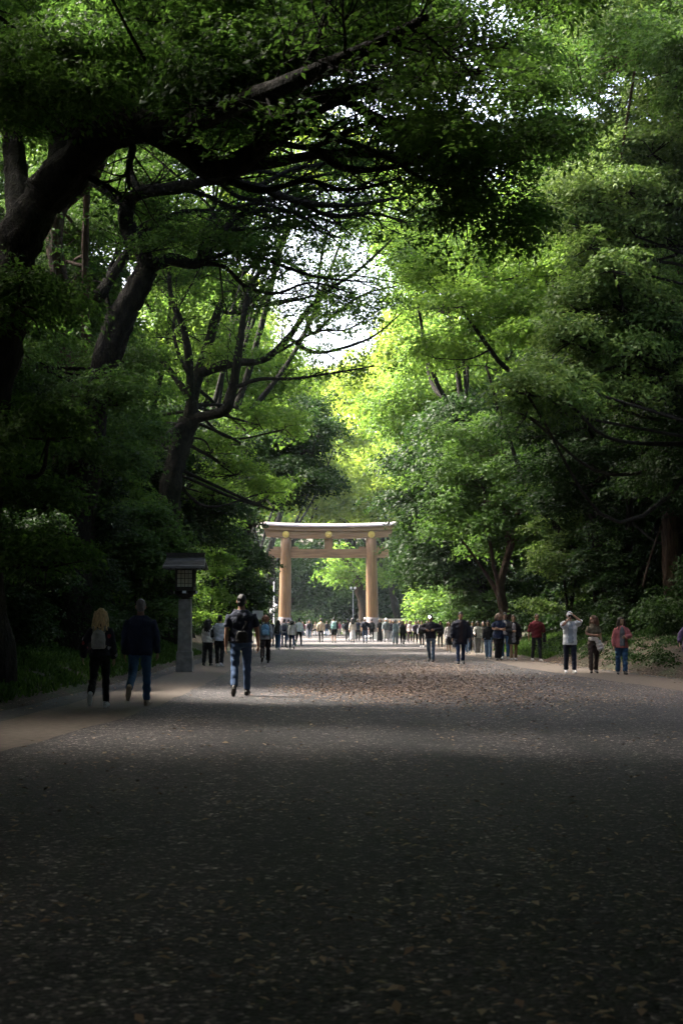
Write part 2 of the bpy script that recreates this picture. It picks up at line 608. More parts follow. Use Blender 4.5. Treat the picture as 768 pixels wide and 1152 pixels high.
# ------------------------------------------------------------------ torii
def torii():
    Y = 150.0
    cx = W(369.5, 700, Y)[0]
    root = empty('torii_gate', (cx, Y, 0), 'huge brown wooden torii gate spanning the far end of the avenue', 'torii gate')
    wood = surf_mat('cypress_wood', [(0.3, (0.100, 0.053, 0.023)), (0.5, (0.160, 0.087, 0.039)), (0.72, (0.225, 0.132, 0.064))], 2.0, 0.6, 0.25, 0.02, (3, 3, 0.25))
    wood_h = surf_mat('cypress_beam', [(0.3, (0.095, 0.052, 0.025)), (0.5, (0.155, 0.086, 0.042)), (0.72, (0.210, 0.125, 0.066))], 2.0, 0.6, 0.25, 0.02, (0.25, 3, 3))
    copper = surf_mat('roof_copper', [(0.3, (0.17, 0.14, 0.14)), (0.7, (0.27, 0.23, 0.23))], 1.2, 0.4, 0.1, 0.01, metal=0.2)
    gold = surf_mat('gilt', [(0.3, (0.45, 0.30, 0.08)), (0.7, (0.66, 0.48, 0.16))], 6, 0.32, 0.1, 0.005, metal=0.75)
    band = surf_mat('column_foot_band', [(0.3, (0.15, 0.12, 0.12)), (0.7, (0.24, 0.20, 0.20))], 4, 0.5, 0.1, 0.01)
    stone = surf_mat('footing_stone', [(0.3, (0.25, 0.24, 0.23)), (0.7, (0.40, 0.39, 0.37))], 4, 0.8, 0.4, 0.01)
    hx = 4.6
    for s in (-1, 1):
        mb = MB()
        zs = np.linspace(0, 10.55, 14)
        mb.tube([(s * (hx + 0.02 - 0.012 * z), 0, z) for z in zs], [0.66 - 0.010 * z for z in zs], 36, ref=(1, 0, 0))
        c = mb.build('column', wood, root)
        b = MB()
        b.tube([(s * (hx + 0.02), 0, z) for z in (0.0, 1.1, 2.15, 2.2)], [0.69, 0.685, 0.68, 0.66], 36, ref=(1, 0, 0))
        b.build('foot_band', band, c)
        b = MB()
        b.lathe([(0.0, 1.05), (0.22, 1.02), (0.34, 0.80)], 36, (s * (hx + 0.02), 0, 0))
        b.build('footing', stone, c)

    def bowed(y0, y1, prof_lo, prof_hi, half_lo, half_hi, n=28):
        """a beam whose ends sweep upward; half_lo / half_hi give the slanted end cut"""
        mb = MB()
        v, f = [], []
        for i in range(n + 1):
            t = -1 + 2 * i / n
            lift = 0.20 * abs(t) ** 2.6
            lo, hi = prof_lo + lift, prof_hi + lift * 1.1
            v += [(t * half_lo, y0, lo), (t * half_lo, y1, lo), (t * half_hi, y1, hi), (t * half_hi, y0, hi)]
        for i in range(n):
            a = 4 * i
            for k in range(4):
                f.append((a + k, a + 4 + k, a + 4 + (k + 1) % 4, a + (k + 1) % 4))
        f += [(0, 1, 2, 3), (4 * n + 3, 4 * n + 2, 4 * n + 1, 4 * n)]
        mb.add(v, f)
        return mb
    bowed(-0.50, 0.50, 10.52, 11.28, 6.55, 6.75).build('lower_lintel', wood_h, root, smooth=False)
    bowed(-0.66, 0.66, 11.285, 11.72, 6.85, 7.05).build('upper_lintel', wood_h, root, smooth=False)
    mb = MB()
    n = 28
    v, f = [], []
    for i in range(n + 1):
        t = -1 + 2 * i / n
        z = 11.73 + 0.22 * abs(t) ** 2.6
        x = t * 7.15
        v += [(x, -0.86, z), (x, 0.86, z), (x, 0.82, z + 0.14), (x, 0, z + 0.40), (x, -0.82, z + 0.14)]
    for i in range(n):
        a = 5 * i
        for k in range(5):
            f.append((a + k, a + 5 + k, a + 5 + (k + 1) % 5, a + (k + 1) % 5))
    f += [(0, 1, 2, 3, 4), tuple(5 * n + k for k in (4, 3, 2, 1, 0))]
    mb.add(v, f)
    mb.build('lintel_roof', copper, root, smooth=False)
    mb = MB()
    mb.box((0, 0, 8.95), (12.6, 0.52, 0.92))
    mb.build('tie_beam', wood_h, root, smooth=False)
    for s in (-1, 1):
        for q in (-1, 1):
            mb = MB()
            mb.box((s * 4.5 + q * 0.98, 0, 9.535), (0.75, 0.44, 0.26), top=0.9)
            mb.build('wedge', wood_h, root, smooth=False)
    mb = MB()
    mb.box((0, 0, 9.965), (0.86, 0.46, 1.10))
    mb.build('centre_strut', wood, root, smooth=False)
    for x in (-4.5, 0, 4.5):  # gilt sixteen-petalled discs
        mb = MB()
        zc, yf = 10.93, -0.51
        seg = 64
        rim = [(x + (0.34 + 0.035 * abs(math.cos(8 * a))) * math.cos(a), yf - 0.07, zc + (0.34 + 0.035 * abs(math.cos(8 * a))) * math.sin(a)) for a in np.linspace(0, 2 * math.pi, seg, endpoint=False)]
        back = [(p[0], yf + 0.02, p[2]) for p in rim]
        inner = [(x + 0.12 * math.cos(a), yf - 0.09 - 0.012 * abs(math.cos(8 * a)), zc + 0.12 * math.sin(a)) for a in np.linspace(0, 2 * math.pi, seg, endpoint=False)]
        fs = [(i, (i + 1) % seg, seg + (i + 1) % seg, seg + i) for i in range(seg)]
        fs += [(seg + i, seg + (i + 1) % seg, 2 * seg + (i + 1) % seg, 2 * seg + i) for i in range(seg)]
        fs += [tuple(range(2 * seg, 3 * seg))]
        mb.add(back + rim + inner, fs)
        mb.ball((x, yf - 0.10, zc), (0.10, 0.03, 0.10))
        mb.build('crest', gold, root, smooth=False)


torii()


# ------------------------------------------------------------------ lantern on the left path
def lantern():
    base = W(208, 756, foot_depth(756))
    root = empty('stone_lantern_post', (base[0], base[1], 0), 'wooden lantern with a dark shingled roof on a square stone post', 'lantern')
    stone = surf_mat('lantern_stone', [(0.3, (0.120, 0.110, 0.092)), (0.5, (0.215, 0.200, 0.172)), (0.75, (0.32, 0.30, 0.265))], 5, 0.85, 0.6, 0.01, detail=8)
    dark = surf_mat('lantern_wood', [(0.3, (0.020, 0.016, 0.014)), (0.7, (0.055, 0.045, 0.038))], 6, 0.7, 0.3, 0.01, (4, 4, .5))
    shingle = surf_mat('shingle', [(0.3, (0.075, 0.07, 0.066)), (0.7, (0.20, 0.19, 0.18))], 10, 0.8, 0.7, 0.01, (0.4, 5, 5))
    white = surf_mat('white_metal', [(0.3, (0.6, 0.6, 0.58)), (0.7, (0.8, 0.8, 0.78))], 10, 0.4, 0.0)
    paper = surf_mat('lamp_pane', [(0.3, (0.58, 0.56, 0.49)), (0.7, (0.72, 0.70, 0.62))], 5, 0.5, 0.0)
    mb = MB()
    mb.box((0, 0, 0.28), (0.45, 0.45, 0.56), top=0.95)
    mb.build('pedestal', stone, root, smooth=False)
    mb = MB()
    mb.box((0, 0, 0.575), (0.41, 0.41, 0.025), top=0.93)
    mb.box((0, 0, 1.30), (0.37, 0.37, 1.42), top=0.90)
    mb.build('post', stone, root, smooth=False)
    mb = MB()
    mb.box((0, 0, 2.03), (0.20, 0.20, 0.06))
    mb.box((0, 0, 2.11), (0.34, 0.34, 0.10), top=1.35)
    mb.box((0, 0, 2.205), (0.58, 0.14, 0.085))
    mb.box((0, 0, 2.202), (0.14, 0.58, 0.080))
    mb.box((0, 0, 2.275), (0.50, 0.50, 0.05))
    br = mb.build('bracket', dark, root, smooth=False)
    for a in range(4):
        t = MB()
        dx, dy = [(1, 0), (0, 1), (-1, 0), (0, -1)][a]
        t.box((dx * 0.305, dy * 0.305, 2.205), (0.05 if dx else 0.10, 0.05 if dy else 0.10, 0.07))
        t.build('bracket_tip', white, br, smooth=False)
    # lamp box
    mb = MB()
    for sx in (-1, 1):
        for sy in (-1, 1):
            mb.box((sx * 0.235, sy * 0.235, 2.58), (0.06, 0.06, 0.56))
    for z in (2.325, 2.835):
        for s in (-1, 1):
            mb.box((0, s * 0.235, z), (0.41, 0.055, 0.05))
            mb.box((s * 0.235, 0, z), (0.055, 0.41, 0.05))
    lb = mb.build('lamp_box', dark, root, smooth=False)
    mb = MB()
    for s in (-1, 1):
        mb.box((0, s * 0.212, 2.58), (0.405, 0.012, 0.455))
        mb.box((s * 0.212, 0, 2.58), (0.012, 0.405, 0.455))
    mb.build('pane', paper, lb, smooth=False)
    mb = MB()
    for s in (-1, 1):
        for q in (-0.10, 0.0, 0.10):
            mb.box((q, s * 0.228, 2.58), (0.014, 0.016, 0.455))
            mb.box((s * 0.228, q, 2.58), (0.016, 0.014, 0.455))
        for z in (2.445, 2.58, 2.715):
            mb.box((0, s * 0.232, z), (0.405, 0.012, 0.014))
            mb.box((s * 0.232, 0, z), (0.012, 0.405, 0.014))
    mb.build('lattice', dark, lb, smooth=False)
    # gabled roof: ridge runs across the path
    mb = MB()
    hw, dp, z0, z1 = 0.58, 0.56, 2.88, 3.20
    sec = [(-dp, z0 - 0.035), (-dp, z0 + 0.035), (-0.30, z0 + 0.135), (0, z1), (0.30, z0 + 0.135), (dp, z0 + 0.035), (dp, z0 - 0.035), (0, z1 - 0.12)]
    ends = [(-hw, 1.0), (hw, 1.0)]
    v = []
    for x, k in ends:
        for (y, z) in sec:
            top = (z - z0) / (z1 - z0)
            v.append((x * (1 - 0.10 * max(top, 0)), y, z))
    n = len(sec)
    f = [(i, (i + 1) % n, n + (i + 1) % n, n + i) for i in range(n)]
    f += [(0, 1, 2, 3, 7), (3, 4, 5, 6, 7), (n, n + 7, n + 3, n + 2, n + 1), (n + 3, n + 7, n + 6, n + 5, n + 4)]
    mb.add(v, f)
    for q in range(1, 6):   # shingle courses
        t = q / 6
        y = -dp * (1 - t)
        z = np.interp(y, [-dp, -0.30, 0], [z0 + 0.035, z0 + 0.135, z1]) + 0.008
        mb.box((0, y, z), (2 * hw * (1 - 0.08 * t) - 0.02, 0.02, 0.022))
        mb.box((0, -y, z), (2 * hw * (1 - 0.08 * t) - 0.02, 0.02, 0.022))
    rf = mb.build('roof', shingle, root, smooth=False)
    mb = MB()
    mb.box((0, 0, z1 + 0.03), (1.06, 0.16, 0.075))
    mb.box((0, 0, z1 + 0.085), (1.10, 0.10, 0.035))
    mb.build('ridge_cap', dark, rf, smooth=False)
    mb = MB()
    for s in (-1, 1):
        for q in np.linspace(-0.5, 0.5, 8):
            mb.box((q, s * 0.42, 2.835), (0.03, 0.30, 0.03))
    mb.box((0, 0, 2.875), (0.62, 0.62, 0.03))
    mb.build('rafter', dark, rf, smooth=False)


lantern()


# ------------------------------------------------------------------ small things round the torii
def small_things():
    white = surf_mat('white_paint', [(0.3, (0.50, 0.50, 0.49)), (0.7, (0.62, 0.62, 0.60))], 3, 0.4, 0.0)
    grey = surf_mat('grey_metal', [(0.3, (0.20, 0.21, 0.21)), (0.7, (0.30, 0.31, 0.31))], 3, 0.5, 0.0)
    Y = 172.0
    p = W(397, 700, Y)
    r = empty('street_lamp', (p[0], Y, 0), 'twin globed street lamp on a thin grey pole seen through the torii', 'street lamp')
    h = W(397, 662, Y)[2]
    mb = MB()
    mb.lathe([(0, 0.10), (0.5, 0.09), (0.6, 0.045), (h - 0.18, 0.035)], 12)
    mb.tube([(-0.24, 0, h - 0.08), (-0.12, 0, h - 0.2), (0.12, 0, h - 0.2), (0.24, 0, h - 0.08)], [0.025] * 4, 8)
    mb.build('pole', grey, r)
    for s in (-1, 1):
        mb = MB()
        mb.ball((s * 0.24, 0, h + 0.06), 0.16)
        mb.build('globe', white, r)
    Y = 160.0
    p = W(308, 700, Y)
    r = empty('slim_pole', (p[0], Y, 0), 'slender white pole carrying two small round boxes left of the torii', 'pole')
    h = W(308, 655, Y)[2]
    mb = MB()
    mb.lathe([(0, 0.10), (0.4, 0.09), (0.5, 0.065), (h, 0.05), (h + 0.05, 0.01)], 12)
    mb.build('shaft', white, r)
    for z, s in ((W(308, 682, Y)[2], 0.2), (W(308, 687.5, Y)[2], -0.24)):
        mb = MB()
        mb.lathe([(z - 0.24, 0.05), (z - 0.2, 0.20), (z + 0.2, 0.22), (z + 0.26, 0.06)], 14, (s, -0.1, 0))
        mb.build('round_box', white, r)
    Y = 58.0
    p = W(290, 700, Y)
    r = empty('notice_board', (p[0], Y, float(bank(p[0], Y))), 'small blank white notice board standing among the bushes left of the torii', 'notice board')
    z = W(290, 692, Y)[2] - float(bank(p[0], Y))
    mb = MB()
    for s in (-1, 1):
        mb.box((s * 0.17, 0.03, (z - 0.2) / 2), (0.035, 0.035, z - 0.2))
    mb.build('post', grey, r, smooth=False)
    mb = MB()
    mb.box((0, 0, z), (0.44, 0.03, 0.36))
    mb.build('panel', white, r, smooth=False)
    Y = 152.0
    a, b = W(424, 700, Y)[0], W(478, 700, Y)[0]
    stone = surf_mat('wall_plaster', [(0.3, (0.30, 0.25, 0.20)), (0.7, (0.44, 0.38, 0.31))], 2.5, 0.8, 0.4, 0.02, detail=8)
    cope = surf_mat('coping', [(0.3, (0.46, 0.40, 0.34)), (0.7, (0.60, 0.54, 0.46))], 2.5, 0.8, 0.3, 0.02)
    r = empty('low_wall', ((a + b) / 2, Y, 0), 'low beige wall with a pale flat coping behind the crowd right of the torii', 'wall')
    h = W(440, 696, Y)[2]
    mb = MB()
    mb.box((0, 0, h / 2 - 0.1), (b - a - 0.4, 0.4, h - 0.2))
    mb.build('wall', stone, r, smooth=False)
    mb = MB()
    mb.box((0, 0, h - 0.1 + 0.003), (b - a, 0.75, 0.2))
    mb.build('coping', cope, r, smooth=False)
    Y = 146.0
    p = W(421, 700, Y)
    mb = MB()
    mb.box((0, 0, 0.28), (0.62, 0.4, 0.56), top=0.94)
    mb.box((0, 0, 0.62), (0.72, 0.48, 0.1))
    o = mb.build('stone_block', surf_mat('pale_stone', [(0.3, (0.5, 0.49, 0.47)), (0.7, (0.68, 0.67, 0.64))], 4, 0.7, 0.3, 0.01), smooth=False, loc=(p[0], Y - 2, 0))
    tag(o, 'pale stone block at the foot of the right torii column', 'stone block')


small_things()


# ------------------------------------------------------------------ people
SKIN_L, SKIN_M, SKIN_D = (0.42, 0.26, 0.18), (0.34, 0.20, 0.135), (0.20, 0.115, 0.075)


def rot_dir(fwd, side, s):
    """unit vector hanging down, swung forward by fwd degrees and sideways by side degrees"""
    a, b = math.radians(fwd), math.radians(side)
    return np.array((s * math.sin(b), math.sin(a) * math.cos(b), -math.cos(a) * math.cos(b)))


def wrinkle(me, amp, freq, seed):
    n = len(me.vertices)
    co = np.empty(n * 3, np.float32)
    no = np.empty(n * 3, np.float32)
    me.vertices.foreach_get('co', co)
    me.vertices.foreach_get('normal', no)
    co, no = co.reshape(-1, 3), no.reshape(-1, 3)
    x, y, z = (co * freq).T
    d = np.sin(x * 1.3 + z * 2.1 + seed) * np.sin(z * 2.9 - y * 1.7 + seed * 2) + 0.6 * np.sin(z * 5.3 + x * 2.2 + 1.4 * np.sin(y * 3 + seed)) + 0.4 * np.sin(x * 6 - z * 3 + seed)
    co += no * (d * amp)[:, None]
    me.vertices.foreach_set('co', co.ravel())
    me.update()


def solve(spec):
    """joint positions for a figure 1.72 m tall facing +Y"""
    J = {}
    wd = spec.get('build', 1.0)
    fem = spec.get('fem', False)
    lean = math.radians(spec.get('lean', 2))
    hipw, shw = (0.085 if fem else 0.09), (0.165 if fem else 0.20) * wd
    J['hipw'], J['shw'] = hipw, shw

    def up(x, y, z):
        d = z - 0.92
        return np.array((x, y + math.sin(lean) * d, 0.92 + math.cos(lean) * d))
    J['up'] = up
    legs = spec.get('legs', ((20, 6, 8), (-14, 34, -38)))
    for s, (th, kb, fp) in zip((-1, 1), legs):
        hip = np.array((s * hipw, 0, 0.93))
        knee = hip + 0.43 * rot_dir(th, 1.0, s)
        ank = knee + 0.415 * rot_dir(th - kb, -0.5, s)
        a = math.radians(fp)
        fd = np.array((s * 0.12, math.cos(a), math.sin(a)))
        fd /= np.linalg.norm(fd)
        fn = np.array((0, -math.sin(a), math.cos(a)))
        J[s, 'hip'], J[s, 'knee'], J[s, 'ank'], J[s, 'fd'], J[s, 'fn'] = hip, knee, ank, fd, fn
    rs = random.Random(sum(map(ord, spec['label'])))
    k = rs.choice((-1, 1)) * rs.uniform(4, 26)
    if legs[0][0] > 5:
        k = -abs(k)
    arms = spec.get('arms', (('s', k, rs.uniform(8, 34), rs.uniform(4, 14)), ('s', -k, rs.uniform(8, 60) if rs.random() < 0.4 else rs.uniform(8, 26), rs.uniform(4, 14))))
    for s, a in zip((-1, 1), arms):
        sh = up(s * shw * 0.90, 0, 1.372)
        if a[0] == 's':
            el = sh + 0.285 * rot_dir(a[1], a[3], s)
            wr = el + 0.25 * rot_dir(a[1] + a[2], a[3] * 0.3, s)
        else:
            el, wr = np.array(a[1], float), np.array(a[2], float)
        J[s, 'sh'], J[s, 'el'], J[s, 'wr'] = sh, el, wr
    lows = []
    for s in (-1, 1):
        ank, fd, fn = J[s, 'ank'], J[s, 'fd'], J[s, 'fn']
        for t in (-0.06, 0.17):
            lows.append((ank + fd * t - fn * 0.085)[2])
    J['drop'] = -min(lows)
    return J


def torso(mb, J, spec, z0, z1, inf):
    wd = spec.get('build', 1.0)
    fem = spec.get('fem', False)
    if fem:
        sec = [(0.55, .175, .14), (0.80, .165, .125), (0.90, .165, .12), (1.00, .142, .105), (1.10, .120, .088), (1.22, .140, .108), (1.31, .148, .100), (1.37, .138, .084), (1.41, .105, .068), (1.445, .070, .056), (1.49, .050, .050)]
    else:
        sec = [(0.55, .175, .14), (0.80, .160, .120), (0.90, .160, .118), (1.00, .150, .112), (1.10, .148, .108), (1.22, .168, .118), (1.31, .178, .112), (1.37, .168, .095), (1.41, .132, .078), (1.45, .085, .064), (1.49, .058, .058)]
    zs = np.array([q[0] for q in sec])
    levels = [z0] + [z for z in zs if z0 + 0.02 < z < z1 - 0.02] + [z1]
    pts = [J['up'](0, 0, z) for z in levels]
    rad = [(np.interp(z, zs, [q[1] for q in sec]) * wd + inf, np.interp(z, zs, [q[2] for q in sec]) * (0.5 + 0.5 * wd) + inf) for z in levels]
    mb.tube(pts, rad, 20, ref=(1, 0, 0))


def limb(mb, pts, rad, sides=12):
    P, R = [], []
    for i in range(len(pts) - 1):
        for t in np.linspace(0, 1, 5)[:-1]:
            P.append(np.asarray(pts[i]) * (1 - t) + np.asarray(pts[i + 1]) * t)
            R.append(rad[i] * (1 - t) + rad[i + 1] * t)
    P.append(np.asarray(pts[-1]))
    R.append(rad[-1])
    P = np.array(P)
    if len(P) > 6:  # round the joints a little
        Q = P.copy()
        Q[1:-1] = (P[:-2] + 2 * P[1:-1] + P[2:]) / 4
        P = Q
    mb.tube(P, R, sides)


def hand(mb, wr, d, s, inward):
    """palm, four bent fingers of different lengths and a thumb that leaves the palm's side"""
    d = d / np.linalg.norm(d)
    side = np.cross(d, inward)
    side /= np.linalg.norm(side) + 1e-9
    nrm = np.cross(side, d)
    mb.tube([wr - d * 0.01, wr + d * 0.035, wr + d * 0.085], [(0.024, 0.020), (0.038, 0.017), (0.040, 0.014)], 10, ref=side)
    for i, (o, L) in enumerate(((-0.031, 0.066), (-0.0105, 0.080), (0.0105, 0.075), (0.031, 0.058))):
        p = wr + d * 0.078 + side * o
        d1 = d + nrm * 0.25 + side * o * 3
        d2 = d + nrm * 0.9
        q = p + d1 / np.linalg.norm(d1) * L * 0.55
        r = q + d2 / np.linalg.norm(d2) * L * 0.5
        mb.tube([p, q, r], [0.0095, 0.0088, 0.0072], 7)
    p = wr + d * 0.028 - side * 0.030
    q = p - side * 0.022 + d * 0.032 + nrm * 0.012
    r = q + d * 0.030 + nrm * 0.012
    mb.tube([p, q, r], [0.012, 0.0105, 0.0085], 7)


def person(spec):
    px, foot, top = spec['at']
    Y = foot_depth(foot)
    g = W(px, foot, Y)
    H = W(px, top, Y)[2]
    s = max(0.86, min(1.12, H / 1.735))
    lod = 0 if Y < 40 else (1 if Y < 70 else 2)
    vox = (0.0085, 0.013, 0.022)[lod]
    root = empty('person', (g[0], Y, 0.008), spec['label'], 'person', 'people walking along the avenue', math.radians(spec.get('head', 0) + random.Random(len(spec['label']) * 7 + int(px)).uniform(-14, 14) * (Y > 40)))
    root.scale = (s, s, s)
    J = solve(spec)
    up, dz = J['up'], np.array((0, 0, J['drop']))
    seed = hash(spec['label']) % 100 if False else sum(map(ord, spec['label'])) % 97
    wd = spec.get('build', 1.0)
    fem = spec.get('fem', False)
    lk = 0.9 if fem else 1.0

    def make(name, mb, mat, voxel, parent=root, amp=0, freq=1, it=2):
        me = remeshed(mb, voxel, it)
        if amp:
            wrinkle(me, amp, freq, seed)
        me.transform(Matrix.Translation(dz.tolist()))
        return link(name, me, mat, parent)

    # ---- body
    skin = spec.get('skin', SKIN_L)
    mb = MB()
    torso(mb, J, spec, 0.95, 1.49, -0.014)
    hy = 0.0
    turn = math.radians(spec.get('turn', 0))
    hc = up(0, 0.015, 1.60)

    def H3(x, y, z):
        ca, sa = math.cos(turn), math.sin(turn)
        return hc + np.array((x * ca - y * sa, x * sa + y * ca, z))
    limb(mb, [up(0, -0.01, 1.43), up(0, 0.005, 1.55)], [0.058 * lk, 0.054 * lk])
    hb = MB()
    hb.ball((0, 0, 0.015), (0.076, 0.096, 0.108))
    hb.ball((0, 0.034, -0.058), (0.054, 0.058, 0.058))
    hb.tube([(0, 0.088, 0.022), (0, 0.108, -0.016), (0, 0.088, -0.026)], [0.009, 0.015, 0.011], 8)
    hb.ball((0, 0.072, -0.062), (0.024, 0.020, 0.012))
    hb.ball((0, 0.080, 0.036), (0.050, 0.016, 0.010))
    for q in (-1, 1):
        hb.ball((q * 0.079, -0.004, -0.005), (0.012, 0.022, 0.032))
    R = np.array(((math.cos(turn), -math.sin(turn), 0), (math.sin(turn), math.cos(turn), 0), (0, 0, 1)))
    for v, off in zip(hb.v, range(len(hb.v))):
        hb.v[off] = v @ R.T + hc
    mb.v += hb.v
    for f in hb.f:
        mb.f.append(tuple(i + mb.n for i in f))
    mb.n += hb.n
    for q in (-1, 1):
        sh, el, wr = J[q, 'sh'], J[q, 'el'], J[q, 'wr']
        limb(mb, [sh, (sh + el) / 2, el, el * .65 + wr * .35, wr], [0.050 * lk, 0.047 * lk, 0.038 * lk, 0.039 * lk, 0.026 * lk])
        inward = np.array((-q * 1.0, 0.25, 0)) if 'grip' not in spec else np.array(spec['grip'][0 if q < 0 else 1], float)
        hand(mb, wr, wr - el, q, inward)
        hip, knee, ank = J[q, 'hip'], J[q, 'knee'], J[q, 'ank']
        limb(mb, [hip, (hip + knee) / 2, knee, knee * .65 + ank * .35, ank], [0.083, 0.074, 0.052, 0.053, 0.034])
        fd, fn = J[q, 'fd'], J[q, 'fn']
        mb.tube([ank - fd * 0.045 - fn * 0.045, ank + fd * 0.05 - fn * 0.05, ank + fd * 0.14 - fn * 0.065], [0.030, 0.036, 0.026], 10)
    body = make('body', mb, cloth(skin, 'skin'), min(vox, 0.018), it=1)

    # ---- eyes and mouth on those who face the camera
    facing = 90 < abs(spec.get('head', 0)) < 270
    if lod < 2 and facing and not spec.get('noface'):
        for q in (-1, 1):
            e = MB()
            e.ball(H3(q * 0.031, 0.083, 0.012) + dz, (0.013, 0.010, 0.008), 10, 7)
            e.build('eye', surf_mat('eye', [(0.3, (0.02, 0.015, 0.012)), (0.7, (0.05, 0.04, 0.035))], 5, 0.2, 0) if 'eye' not in bpy.data.materials else bpy.data.materials['eye'], body)
        e = MB()
        e.ball(H3(0, 0.089, -0.060) + dz, (0.024, 0.008, 0.007), 10, 7)
        e.build('mouth', cloth((0.30, 0.11, 0.09), 'skin'), body)

    # ---- hair or cap
    kind, hcol = spec['hair']
    mb = MB()

    def hball(x, y, z, r):
        b = MB()
        b.ball((x, y, z), r)
        mb.add(b.v[0] @ R.T + hc, b.f)
    if kind in ('short', 'crop', 'long', 'bun', 'bob', 'mid'):
        g0 = 0.0 if kind == 'crop' else 0.006
        hball(0, -0.010, 0.040, (0.081 + g0, 0.094 + g0, 0.094 + g0))
        hball(0, -0.045, -0.020, (0.070 + g0, 0.062 + g0, 0.070))
    if kind == 'bun':
        hball(0, -0.10, 0.075, (0.045, 0.045, 0.042))
    if kind in ('long', 'mid', 'bob'):
        end = {'long': 1.24, 'mid': 1.36, 'bob': 1.45}[kind]
        if 'hair_end' in spec:
            end = spec['hair_end']
        rs = random.Random(seed)
        for i in range(13):
            a = math.radians(-90 + (i - 6) * 20)
            x0, y0 = 0.072 * math.cos(a), 0.076 * math.sin(a) - 0.022
            e = end + rs.uniform(-0.03, 0.05) + 0.05 * abs(i - 6) / 6
            pts, rad = [], []
            for t in np.linspace(0, 1, 9):
                z = 0.075 * (1 - t) + (e - 1.60) * t
                wob = 0.016 * math.sin(t * 9 + i * 2.1) * t * spec.get('wavy', 0.5)
                out = 1 + 0.55 * math.sin(min(t * 1.5, 1) * math.pi / 2) * (1.15 - 0.35 * t)
                yb = y0 * out - (0.028 * t if i not in (0, 12) else -0.03 * t)
                pts.append(hc + R @ np.array((x0 * out * 1.1 + wob, yb + wob * 0.5, z)))
                rad.append(0.032 * (1 - 0.45 * t) + 0.003 * math.sin(t * 14 + i))
            mb.tube(pts, rad, 8)
    if kind == 'hat':
        hball(0, -0.02, -0.02, (0.078, 0.082, 0.075))
    if mb.n:
        make('hair', mb, cloth(hcol, 'hair'), max(0.010, vox * 0.8), amp=0.003 if lod < 2 else 0, freq=16, it=1)
    if spec.get('cap'):
        mb = MB()
        hball(0, -0.010, 0.045, (0.092, 0.108, 0.092))
        b = MB()
        b.ball((0, 0.135, 0.048), (0.068, 0.072, 0.010))
        mb.add(b.v[0] @ R.T + hc, b.f)
        make('cap', mb, cloth(spec['cap'], 'cap_cloth'), 0.010, it=1)

    # ---- trousers, shorts, skirt
    lcol = spec['legcol']
    lw = spec.get('wide', 1.0)
    kindl = spec.get('lower', 'trousers')
    mb = MB()
    torso(mb, J, spec, 0.82, 1.02, 0.006)
    if kindl in ('trousers', 'shorts'):
        for q in (-1, 1):
            hip, knee, ank = J[q, 'hip'], J[q, 'knee'], J[q, 'ank']
            if kindl == 'shorts':
                limb(mb, [hip + (0, 0, .02), hip * .5 + knee * .5, hip * .05 + knee * .95], [0.100 * lw, 0.092 * lw, 0.085 * lw])
            else:
                e = ank * 0.99 + knee * 0.01 - np.array((0, 0, 0.0))
                limb(mb, [hip + (0, 0, .02), hip * .5 + knee * .5, knee, knee * .5 + ank * .5, e], [0.098 * (0.6 + 0.4 * lw), 0.087 * lw, 0.068 * lw, 0.064 * lw, 0.058 * lw ** 1.3])
        nm = kindl
    else:
        kz = spec.get('hem', 0.30)
        lean_y = (J[-1, 'knee'][1] + J[1, 'knee'][1]) / 2
        mb.tube([(0, 0, 1.0), (0, lean_y * .3, 0.8), (0, lean_y, 0.5), (0, lean_y, kz)], [(0.13, 0.10), (0.18, 0.15), (0.20, 0.19), (0.23, 0.22)], 24, ref=(1, 0, 0))
        nm = 'skirt'
    make(nm, mb, cloth(lcol, 'denim' if spec.get('denim') else 'cloth'), max(vox, 0.012), amp=0.0055 if lod < 2 else 0.003, freq=9)

    # ---- top
    mb = MB()
    coat = spec.get('coat', 0.86)
    inf = spec.get('loose', 0.022)
    torso(mb, J, spec, coat, 1.465, inf)
    if coat < 0.75:
        mb.tube([up(0, 0, 1.0), up(0, -0.01, coat)], [(0.17, 0.13), (0.24, 0.19)], 20, ref=(1, 0, 0))
    slv = spec.get('sleeve', 'long')
    for q in (-1, 1):
        sh, el, wr = J[q, 'sh'], J[q, 'el'], J[q, 'wr']
        shin = sh * 0.86 + np.array((0, 0, 1.37)) * 0.14
        b = 0.030 + inf * 0.8
        if slv == 'long':
            limb(mb, [shin, sh * .5 + el * .5, el, el * .5 + wr * .5, wr], [0.048 * lk + inf, 0.046 * lk + inf, 0.042 * lk + inf, 0.038 * lk + inf, 0.030 + inf * 0.7])
        elif slv == 'short':
            limb(mb, [shin, sh * .6 + el * .4, sh * .28 + el * .72], [0.054 * lk + inf, 0.052 * lk + inf, 0.050 * lk + inf])
        elif slv == 'elbow':
            limb(mb, [shin, sh * .5 + el * .5, el * .8 + wr * .2], [0.054 * lk + inf, 0.052 * lk + inf, 0.052 * lk + inf])
    topo = make(spec.get('topname', 'shirt'), mb, spec.get('topmat') or cloth(spec['top']), max(vox, 0.012), amp=0.006 if lod < 2 else 0.003, freq=8)
    if spec.get('inner'):
        mb = MB()
        zz = [coat + 0.05, 1.1, 1.25, 1.36, 1.43]
        base = {z: None for z in zz}
        dep = 0.5 + 0.5 * wd
        yy = [0.125, 0.105, 0.122, 0.105, 0.078] if not fem else [0.128, 0.092, 0.118, 0.100, 0.072]
        pts = [up(0, y * dep + inf - 0.028, z) for y, z in zip(yy, zz)]
        mb.tube(pts, [(0.085, 0.040), (0.080, 0.040), (0.082, 0.042), (0.062, 0.04), (0.03, 0.03)], 16, ref=(1, 0, 0))
        make('undershirt', mb, cloth(spec['inner']), 0.010, amp=0.003, freq=10)

